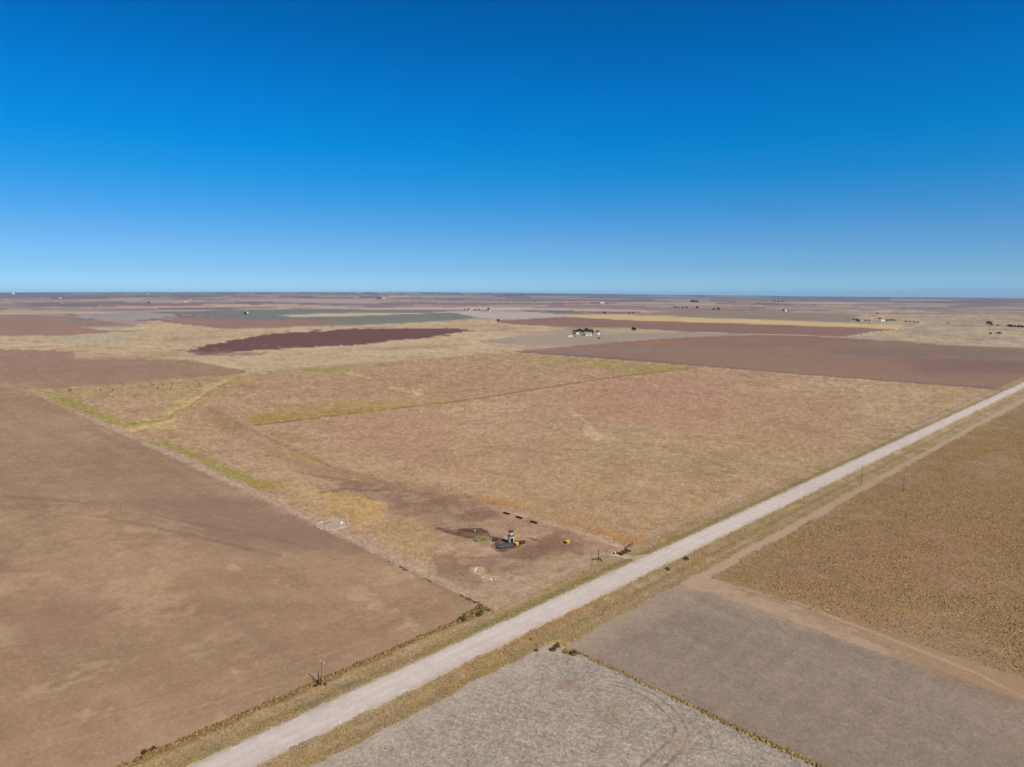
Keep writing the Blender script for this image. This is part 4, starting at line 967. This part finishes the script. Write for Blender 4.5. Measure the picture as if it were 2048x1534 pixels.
# ------------------------------------------------------------------ shrubs by the road
def shrub(u, v, lb, w, h, pal, n=46):
    x, y, z, _ = at(u, v); t = thing('shrub', lb, 'shrub', (x, y, z), 0, 'shrubs and bushes along the road')
    for k in range(3):
        a = random.random() * 6.28; MB().tube((0, 0, -.05), (math.cos(a) * w * .3, math.sin(a) * w * .3, h * .6), .04, .02, 4).obj('stem', M_BARK, t)
    m = []; V, T, C_ = [], [], []
    for k in range(n * 6):
        d = rng.normal(size=3); d /= np.linalg.norm(d); d[2] = abs(d[2]); p = d * rng.uniform(.55, 1.0) * np.array([w / 2, w / 2, h]); s = w * .09
        a, b = rng.normal(size=3) * s, rng.normal(size=3) * s; o = len(V)
        V += [p, p + a, p + b]; T.append((o, o + 1, o + 2)); c = alb(pal[k % len(pal)]) * rng.uniform(.6, 1.3); C_ += [c] * 3
    link('foliage', mesh_np('foliage', np.array(V), np.array(T), TUFT, np.array(C_)), t)
for a in (
 (1106, 1301, 'dark brown shrub left of the yellow patch at the field corner', 2.0, 1.5, [(112,84,46),(132,98,58),(90,66,38)]),
 (1115, 1294, 'tall dark brown shrub topmost at the field corner', 1.8, 1.7, [(108,80,44),(124,92,52)]),
 (1147, 1308, 'rust brown bush right of the yellow patch at the field corner', 2.6, 1.3, [(142,100,58),(120,88,50),(128,110,58)]),
 (1133, 1304, 'low straw yellow clump between the brown bushes', 2.6, .8, [(186,156,106),(172,144,92)]),
 (1073, 1302, 'small dark green weed clump on the verge above the stubble', 1.2, .9, [(96,92,50),(128,120,68)]),
 (1064, 1279, 'pale straw bush alone on the verge below the gravel road', 2.0, .9, [(214,178,120),(196,158,96)]),
 (1372, 1119, 'grey green shrub on the verge right of the gravel road', 2.6, 1.4, [(128,116,84),(112,96,74),(140,134,92)]),
 (1335, 1139, 'low olive shrub below the grey green shrub', 2.2, 1.0, [(136,118,78),(120,104,66)]),
 (957, 1232, 'dark olive shrub tallest in the weeds outside the near corner', 1.8, 1.5, [(104,92,48),(120,104,56),(86,70,38)]),
 (964, 1225, 'bright green shrub against the near corner of the fence', 1.2, 1.6, [(122,124,52),(104,108,46)]),
 (924, 1240, 'round olive shrub left in the weeds outside the near corner', 2.6, 1.4, [(118,104,60),(98,84,48)]),
 (650, 1370, 'olive weed clump at the foot of the leaning pole', 1.2, .6, [(126,106,68),(104,84,52)]),
 (632, 1372, 'reddish brown clump left of the dark stub post', 1.5, .5, [(122,88,64),(104,74,52)]),
 (289, 1507, 'round dark bush alone on the weedy edge at the bottom left', 1.6, 1.1, [(110,90,50),(92,74,42)]),
 (306, 1501, 'round dark bush next to the gap in the weedy edge', 1.6, 1.1, [(116,94,52),(96,78,44)]),
): shrub(*a)
for (u, v), lb, s in (((985, 1255), 'pale flat stone at the upper edge of the gravel road', .7), ((676, 1443), 'pale stone slab at the lower edge of the gravel road', .8), ((541, 1455), 'small stone at the upper edge of the gravel road near the bottom', .4)):
    x, y, z, _ = at(u, v); m = MB(); m.box((0, 0, s * .12), (s, s * .7, s * .35), .5, .75)
    prop(link('stone', m.mesh('stone', M_CONC), None, (x, y, z)), lb, 'stone')

# ------------------------------------------------------------------ cattle
def cow_mesh():
    me = bpy.data.meshes.new('cow'); bm = bmesh.new()
    J = [((0, 0, 1.05), .34), ((.55, 0, 1.08), .36), ((-.6, 0, 1.1), .33), ((.95, 0, 1.2), .24), ((1.25, 0, 1.3), .16), ((1.55, 0, 1.15), .12), ((1.75, 0, 1.0), .08),
         ((-.85, 0, 1.15), .2), ((-1.0, 0, .75), .04), ((-1.02, 0, .45), .04)]
    vs_ = [bm.verts.new(p) for p, r in J]; R = [r for p, r in J]
    for a, b in ((0, 1), (0, 2), (1, 3), (3, 4), (4, 5), (5, 6), (2, 7), (7, 8), (8, 9)): bm.edges.new((vs_[a], vs_[b]))
    for sx, par in ((.62, 1), (-.68, 2)):
        for sy in (-.2, .2):
            q = [bm.verts.new((sx, sy, .75)), bm.verts.new((sx + (.02 if sx > 0 else -.1), sy, .4)), bm.verts.new((sx, sy, .03))]
            R += [.14, .08, .07]; bm.edges.new((vs_[par], q[0])); bm.edges.new((q[0], q[1])); bm.edges.new((q[1], q[2])); vs_ += q
    bm.to_mesh(me); bm.free()
    o = bpy.data.objects.new('tmp', me); COL.objects.link(o)
    md = o.modifiers.new('s', 'SKIN'); me.skin_vertices[0].data[0].use_root = True
    for i, r in enumerate(R): me.skin_vertices[0].data[i].radius = (r, r)
    sb = o.modifiers.new('b', 'SUBSURF'); sb.levels = 1
    dg = bpy.context.evaluated_depsgraph_get(); m2 = bpy.data.meshes.new_from_object(o.evaluated_get(dg)); m2.name = 'body'
    bpy.data.objects.remove(o); m2.materials.clear(); m2.materials.append(M_BLACKHIDE)
    for p in m2.polygons: p.use_smooth = True
    return m2
CM = cow_mesh()
CM_T = CM.copy(); CM_T.materials.clear(); CM_T.materials.append(simple_mat('brown_hide', (96,72,48), .8))
for i, (u, v, lb, br) in enumerate([
 (201, 780.5, 'black cow alone left, midway along the back fence', 0), (226, 781.5, 'dark brown cow just right of the lone left cow', 1),
 (137, 782, 'pair of brown cattle nearest the far left corner, front one', 1), (142, 781, 'pair of brown cattle nearest the far left corner, rear one', 1),
 (303, 769.5, 'black cow at the upper left of the grazing group', 0), (307, 771, 'black cow touching the upper left cow of the group', 0),
 (315.5, 778, 'black cow at the lower left of the grazing group', 0), (341, 779, 'dark cow at the lower right of the grazing group, facing away', 0),
 (344.5, 769.5, 'black cow at the upper right of the grazing group', 0), (325, 771, 'brown cow in the middle of the grazing group', 1),
 (399, 769.5, 'black cow farthest right, alone beside the green draw', 0)]):
    x, y, z, _ = at(u, v); o = link('cow', CM_T if br else CM, None, (x, y, z)); o.rotation_euler = (0, 0, random.random() * 6.28 if i != 7 else a_v); o.scale = (1.15,) * 3
    prop(o, lb, 'cow', 'cattle grazing in the far left of the pasture')

# ------------------------------------------------------------------ trees and farm buildings
def tree_mesh(w, h, pal, n, dark=1.0, seed=0):
    r = np.random.default_rng(seed); V, T, C_ = [], [], []
    cl = [(r.normal(0, .22, 2) * w, r.uniform(.35, .85) * h, r.uniform(.2, .36) * w) for _ in range(9)]
    for k in range(n):
        (cx_, cy_), cz, cr = cl[k % len(cl)]
        d = r.normal(size=3); d /= np.linalg.norm(d); p = np.array([cx_, cy_, cz]) + d * cr * r.uniform(.5, 1.05) * np.array([1, 1, .75])
        p[2] = max(p[2], h * .12); s = w * .09; a, b = r.normal(size=3) * s, r.normal(size=3) * s; o = len(V)
        V += [p, p + a, p + b]; T.append((o, o + 1, o + 2)); c = alb(pal[int(r.integers(len(pal)))]) * r.uniform(.6, 1.3) * dark; C_ += [c] * 3
    return mesh_np('crown', np.array(V), np.array(T), TUFT, np.array(C_))
PALS = {'g': [(70,78,60),(92,98,74),(56,62,50)], 'd': [(64,50,44),(80,62,52),(52,42,38)], 'o': [(96,92,66),(118,110,80),(80,76,56)]}
proto = {}
for kk, kw in (('g', dict(w=9, h=9)), ('d', dict(w=9, h=7)), ('o', dict(w=9, h=7))):
    for q in range(3):
        proto[kk, q] = (tree_mesh(kw['w'], kw['h'], PALS[kk], 420, 1.0, 10 * q + ord(kk)), MB().tube((0, 0, -.3), (.2, 0, kw['h'] * .55), .35, .15, 6).mesh('trunk', M_BARK), kw['h'])
GT = 'trees scattered over the distant farmland'
def mpp(x, y): return math.hypot(x - CAM[0], y - CAM[1]) / F_PX
def tree(u, v, hpx, kk, lb, wr=1.0):
    x, y, z, _ = at(u, v); me, tr, h0 = proto[kk, random.randrange(3)]; s = hpx * mpp(x, y) / h0
    t = thing('tree', lb, 'tree', (x, y, z), random.random() * 6.28, GT); t.scale = (s * wr, s * wr, s)
    link('crown', me, t); link('trunk', tr, t)
def building(u, v, wpx, hpx, dr, name, lb, wall, roof, round_=False, flat=False, rz=None):
    x, y, z, _ = at(u, v); k = mpp(x, y); W, Hh = wpx * k, hpx * k; D_ = W * dr
    t = thing(name, lb, {'farm_house': 'house', 'barn': 'barn', 'shed': 'shed', 'silo': 'silo', 'trailer': 'trailer'}[name], (x, y, z), (-YAW if rz is None else rz))
    if round_:
        MB().lathe([(W / 2, -.3), (W / 2, Hh * .75)], 18).obj('wall', wall, t, True); MB().lathe([(W / 2 * 1.04, Hh * .75), (W / 4, Hh * .93), (0, Hh)], 18).obj('roof', roof, t, True); return
    wh = Hh * (.9 if flat else .58)
    MB().box((0, 0, wh / 2 - .15), (W, D_, wh + .3)).obj('wall', wall, t)
    m = MB(); ox, oy = W * .53, D_ * .56
    if flat: m.box((0, 0, wh + .15 * Hh * .5), (W * 1.04, D_ * 1.04, Hh * .12))
    else: m.add([(-ox, -oy, wh - .1), (ox, -oy, wh - .1), (ox, oy, wh - .1), (-ox, oy, wh - .1), (-ox, 0, Hh), (ox, 0, Hh)], [(0, 1, 5, 4), (2, 3, 4, 5), (0, 4, 3), (1, 2, 5), (3, 2, 1, 0)])
    m.obj('roof', roof, t)
    MB().box((W * .1, -D_ / 2 - .03, wh * .36), (W * .1, .06, wh * .7)).obj('door', M_DARK if name != 'farm_house' else M_ROOFR, t)
    if name == 'farm_house':
        for q in (-.32, -.12, .34): MB().box((W * q, -D_ / 2 - .03, wh * .55), (W * .09, .06, wh * .35)).obj('window', M_GLASS, t)
# white farmstead right of centre
for a in ((1149.5, 666, 6, 'o', 'olive tree at the left end of the farmstead grove'), (1154, 665.5, 7, 'g', 'second tree from the left in the farmstead grove'),
          (1160, 665, 8, 'g', 'tree behind the left white house in the grove'), (1165, 666, 7.5, 'g', 'dense tree right of the small white house'),
          (1171, 666, 8, 'g', 'dark tree left of the main farmhouse'), (1176, 667, 11, 'g', 'tallest tree, right behind the main farmhouse'),
          (1181, 668, 10, 'g', 'tall tree at the right gable of the main farmhouse'), (1184.5, 670, 7, 'g', 'tree between farmhouse and grey shed'),
          (1194.5, 665, 4, 'o', 'small separate tree behind the white silo'), (1148, 668.5, 4, 'd', 'low brown tree left of the small white house'),
          (1198, 678, 3.5, 'd', 'dark bush standing below the white silo'), (1267.5, 661, 6.5, 'd', 'lone round dark tree in the field right of the farmstead', )):
    tree(*a, 1.25 if a[0] == 1267.5 else 1.0)
building(1155, 669, 5, 4, .8, 'farm_house', 'small white house at the left of the farmstead grove', M_WHITE, M_WHITE)
building(1177, 671.5, 13, 7, .6, 'farm_house', 'large white main farmhouse in front of the tallest trees', M_WHITE, M_GREYM)
building(1167, 671.5, 7, 3, .6, 'barn', 'low reddish barn left of the main farmhouse', M_WALLR, M_ROOFR)
building(1189.5, 671, 7, 4.5, .7, 'shed', 'grey metal shed between farmhouse and white silo', M_GREYM, M_GREYM)
building(1196.5, 671, 5.5, 6, 1, 'silo', 'round white silo at the right end of the farmstead', M_WHITE, M_WHITE, True)
building(1141, 674, 8.5, 3, .4, 'trailer', 'long white trailer apart at the left of the farmstead', M_WHITE, M_WHITE, flat=True)
building(1150, 673, 5, 2, .5, 'shed', 'low brown shed beside the long white trailer', M_WALLR, M_ROOFD, flat=True)
# right-hand farms and trees
for a in ((1707, 641, 3, 'd', 'small tree left of the silver shed on the golden strip'), (1713, 643, 5.5, 'g', 'tree behind the silver shed on the golden strip'), (1717, 644, 5, 'g', 'tree touching the silver shed on the golden strip'),
          (1731, 642, 2.5, 'd', 'low tree left in the pair right of the silver shed'), (1738, 642, 2.5, 'd', 'low tree right in the pair right of the silver shed'), (1755, 629, 3.5, 'o', 'solitary tree above the pale farm at right'), (1759, 638.5, 3, 'd', 'dark tree above the low white barn at right'),
          (1774, 643, 4, 'g', 'left tree of the clump beside the low white barn'), (1780, 643, 4.5, 'g', 'middle tree of the clump beside the low white barn'), (1786, 642.5, 4, 'g', 'right tree of the clump beside the low white barn'), (1791, 643, 3, 'g', 'end tree of the clump beside the low white barn'),
          (1812, 644.5, 2.5, 'd', 'hedge tree left in the row leading right from the barn'), (1820, 645, 2.5, 'd', 'hedge tree second in the row leading right from the barn'), (1828, 645, 2.5, 'd', 'hedge tree third in the row leading right from the barn'), (1835, 645.5, 2.3, 'd', 'hedge tree last in the row leading right from the barn'),
          (1896, 648, 2.5, 'o', 'low tree alone halfway to the right edge'), (1977, 650, 6, 'o', 'tall olive tree left in the far right draw'), (1983, 651, 3.5, 'o', 'shorter tree beside the tall olive tree'), (1995, 652, 2.5, 'o', 'scrubby tree between olive tree and dark tree row'),
          (2017, 654, 4, 'd', 'first tree of the dark row at the right edge'), (2023, 654.5, 4.5, 'd', 'second tree of the dark row at the right edge'), (2030, 654.5, 3.5, 'd', 'third tree of the dark row at the right edge'), (2037, 655, 4, 'd', 'fourth tree of the dark row at the right edge'), (2044, 655.5, 4, 'd', 'last tree of the dark row, cut by the right edge'),
          (1981, 669, 3.5, 'o', 'left one of two round trees in the near grassland at right'), (1997, 669.5, 4.5, 'o', 'right one of two round trees in the near grassland at right'),
          (1384, 604.5, 4, 'd', 'slim tree left of three near the horizon'), (1388.5, 604.5, 4.5, 'd', 'slim tree middle of three near the horizon'), (1394, 605, 4, 'd', 'slim tree right of three near the horizon'),
          (1350, 616, 3, 'd', 'left tree of the dark line below the slim trees'), (1357, 616, 2.7, 'd', 'second tree of the dark line below the slim trees'), (1365, 616, 2.7, 'd', 'third tree of the dark line below the slim trees'), (1373, 616.5, 3.2, 'd', 'last tree of the dark line below the slim trees'), (1393.5, 617, 4, 'd', 'single dark tree right of the dark line'),
          (1427.5, 620, 4, 'd', 'left of two dark trees above the olive field'), (1437, 620, 4.5, 'd', 'right of two dark trees above the olive field'), (1209, 627.5, 4, 'd', 'dark tree standing alone over the golden strip'), (1259, 628, 3, 'd', 'left dark tree of a low pair over the golden strip'), (1266, 628, 2.8, 'd', 'right dark tree of a low pair over the golden strip'),
          (1548, 603.5, 2.5, 'd', 'left dark tree of the line touching the hazy band'), (1557, 604, 2.3, 'd', 'middle dark tree of the line touching the hazy band'), (1565, 604, 2.3, 'd', 'right dark tree of the line touching the hazy band'), (1567, 622.5, 3.5, 'd', 'dark tree left of the tiny white farmhouse'), (1576, 622, 2.5, 'd', 'low tree right of the tiny white farmhouse'),
          (1184, 607, 2.3, 'd', 'left tree of the low shelter belt with a white barn'), (1190, 607, 2.3, 'd', 'second tree of the low shelter belt with a white barn'), (1196, 607, 2.4, 'd', 'third tree of the low shelter belt with a white barn'), (1214, 607.5, 2.3, 'd', 'tree right of the white barn in the shelter belt'),
          (297, 606, 2.5, 'd', 'dark tree near the horizon far to the left'), (491, 628.5, 4, 'd', 'dark tree beside a white shed on the grey green field'), (930, 619.5, 2.5, 'd', 'left tree at the white house above the pale field'), (937, 619.5, 3, 'd', 'second tree at the white house above the pale field'), (951, 620, 2.6, 'd', 'tree right of the white house above the pale field'), (958, 620, 2.4, 'd', 'low tree further right of the white house'), (976.5, 619.5, 4, 'd', 'dark upright tree above a tiny white shed'), (997, 643, 4.5, 'd', 'dark lone tree at the left tip of the mauve field'), (665, 654, 2.5, 'o', 'green bush above the dark maroon field')): tree(*a)
building(1722, 644, 7, 3, .5, 'shed', 'silver shed at the edge of the golden strip', M_GREYM, M_GREYM)
building(1765, 643, 7, 3, .5, 'barn', 'low white barn left of the tree clump', M_WHITE, M_WHITE)
building(1571.5, 623, 4, 3, .8, 'farm_house', 'tiny white farmhouse between two dark trees', M_WHITE, M_WHITE)
building(1204.5, 606.8, 7, 2.4, .4, 'barn', 'white barn in the low shelter belt', M_WHITE, M_WHITE)
building(942, 621, 7, 2.8, .5, 'farm_house', 'white house above the pale pinkish field', M_WHITE, M_GREYM)
building(981, 623, 3, 2, .8, 'shed', 'tiny white shed under the dark upright tree', M_WHITE, M_WHITE)
building(495.5, 627, 2.5, 3, .8, 'shed', 'white shed on the grey green field', M_WHITE, M_WHITE)
building(381, 600, 4.5, 1.8, .6, 'farm_house', 'upper white house near the left horizon', M_WHITE, M_GREYM)
building(372.5, 605, 4.5, 2, .6, 'barn', 'lower pinkish white barn near the left horizon', M_TANK_PINK, M_WHITE)
building(768, 597.5, 5, 2.2, .6, 'barn', 'white barn beside a long dark roof near the horizon', M_WHITE, M_WHITE)
building(758, 597, 10, 2.2, .4, 'shed', 'long dark roofed shed near the horizon', M_ROOFD, M_ROOFD, flat=True)
building(27, 589.5, 3.5, 3.5, 1, 'silo', 'hazy white silo on the left horizon', M_WHITE, M_WHITE, True)
building(121, 597, 3, 1.6, .6, 'shed', 'tiny white shed far left below the horizon', M_WHITE, M_WHITE)
building(297, 588.5, 2.5, 1.6, .8, 'shed', 'pale shed on the horizon far to the left', M_WHITE, M_WHITE)

# ------------------------------------------------------------------ air
hz = MB(); S = 34000.0
ztop = max(CAM_H, CAM_H + float(_hel.max()) * DMAX * 1.06) + 25
hz.add([(sx * S + CAM[0], sy * S + CAM[1], zz) for zz in (-6, ztop) for sx, sy in ((-1, -1), (1, -1), (1, 1), (-1, 1))], [(3, 2, 1, 0), (4, 5, 6, 7), (0, 1, 5, 4), (1, 2, 6, 5), (2, 3, 7, 6), (3, 0, 4, 7)])
mh = bpy.data.materials.new('haze'); mh.use_nodes = True; t = mh.node_tree; t.nodes.clear()
o_ = t.nodes.new('ShaderNodeOutputMaterial'); pv = t.nodes.new('ShaderNodeVolumePrincipled')
pv.inputs['Color'].default_value = (.30, .60, 1.0, 1); pv.inputs['Density'].default_value = HAZE_DENSITY; pv.inputs['Anisotropy'].default_value = 0.0
t.links.new(pv.outputs[0], o_.inputs['Volume'])
ho = hz.obj('haze', mh); prop(ho, 'thin pale blue air haze lying over all the land', 'haze', kind='stuff')
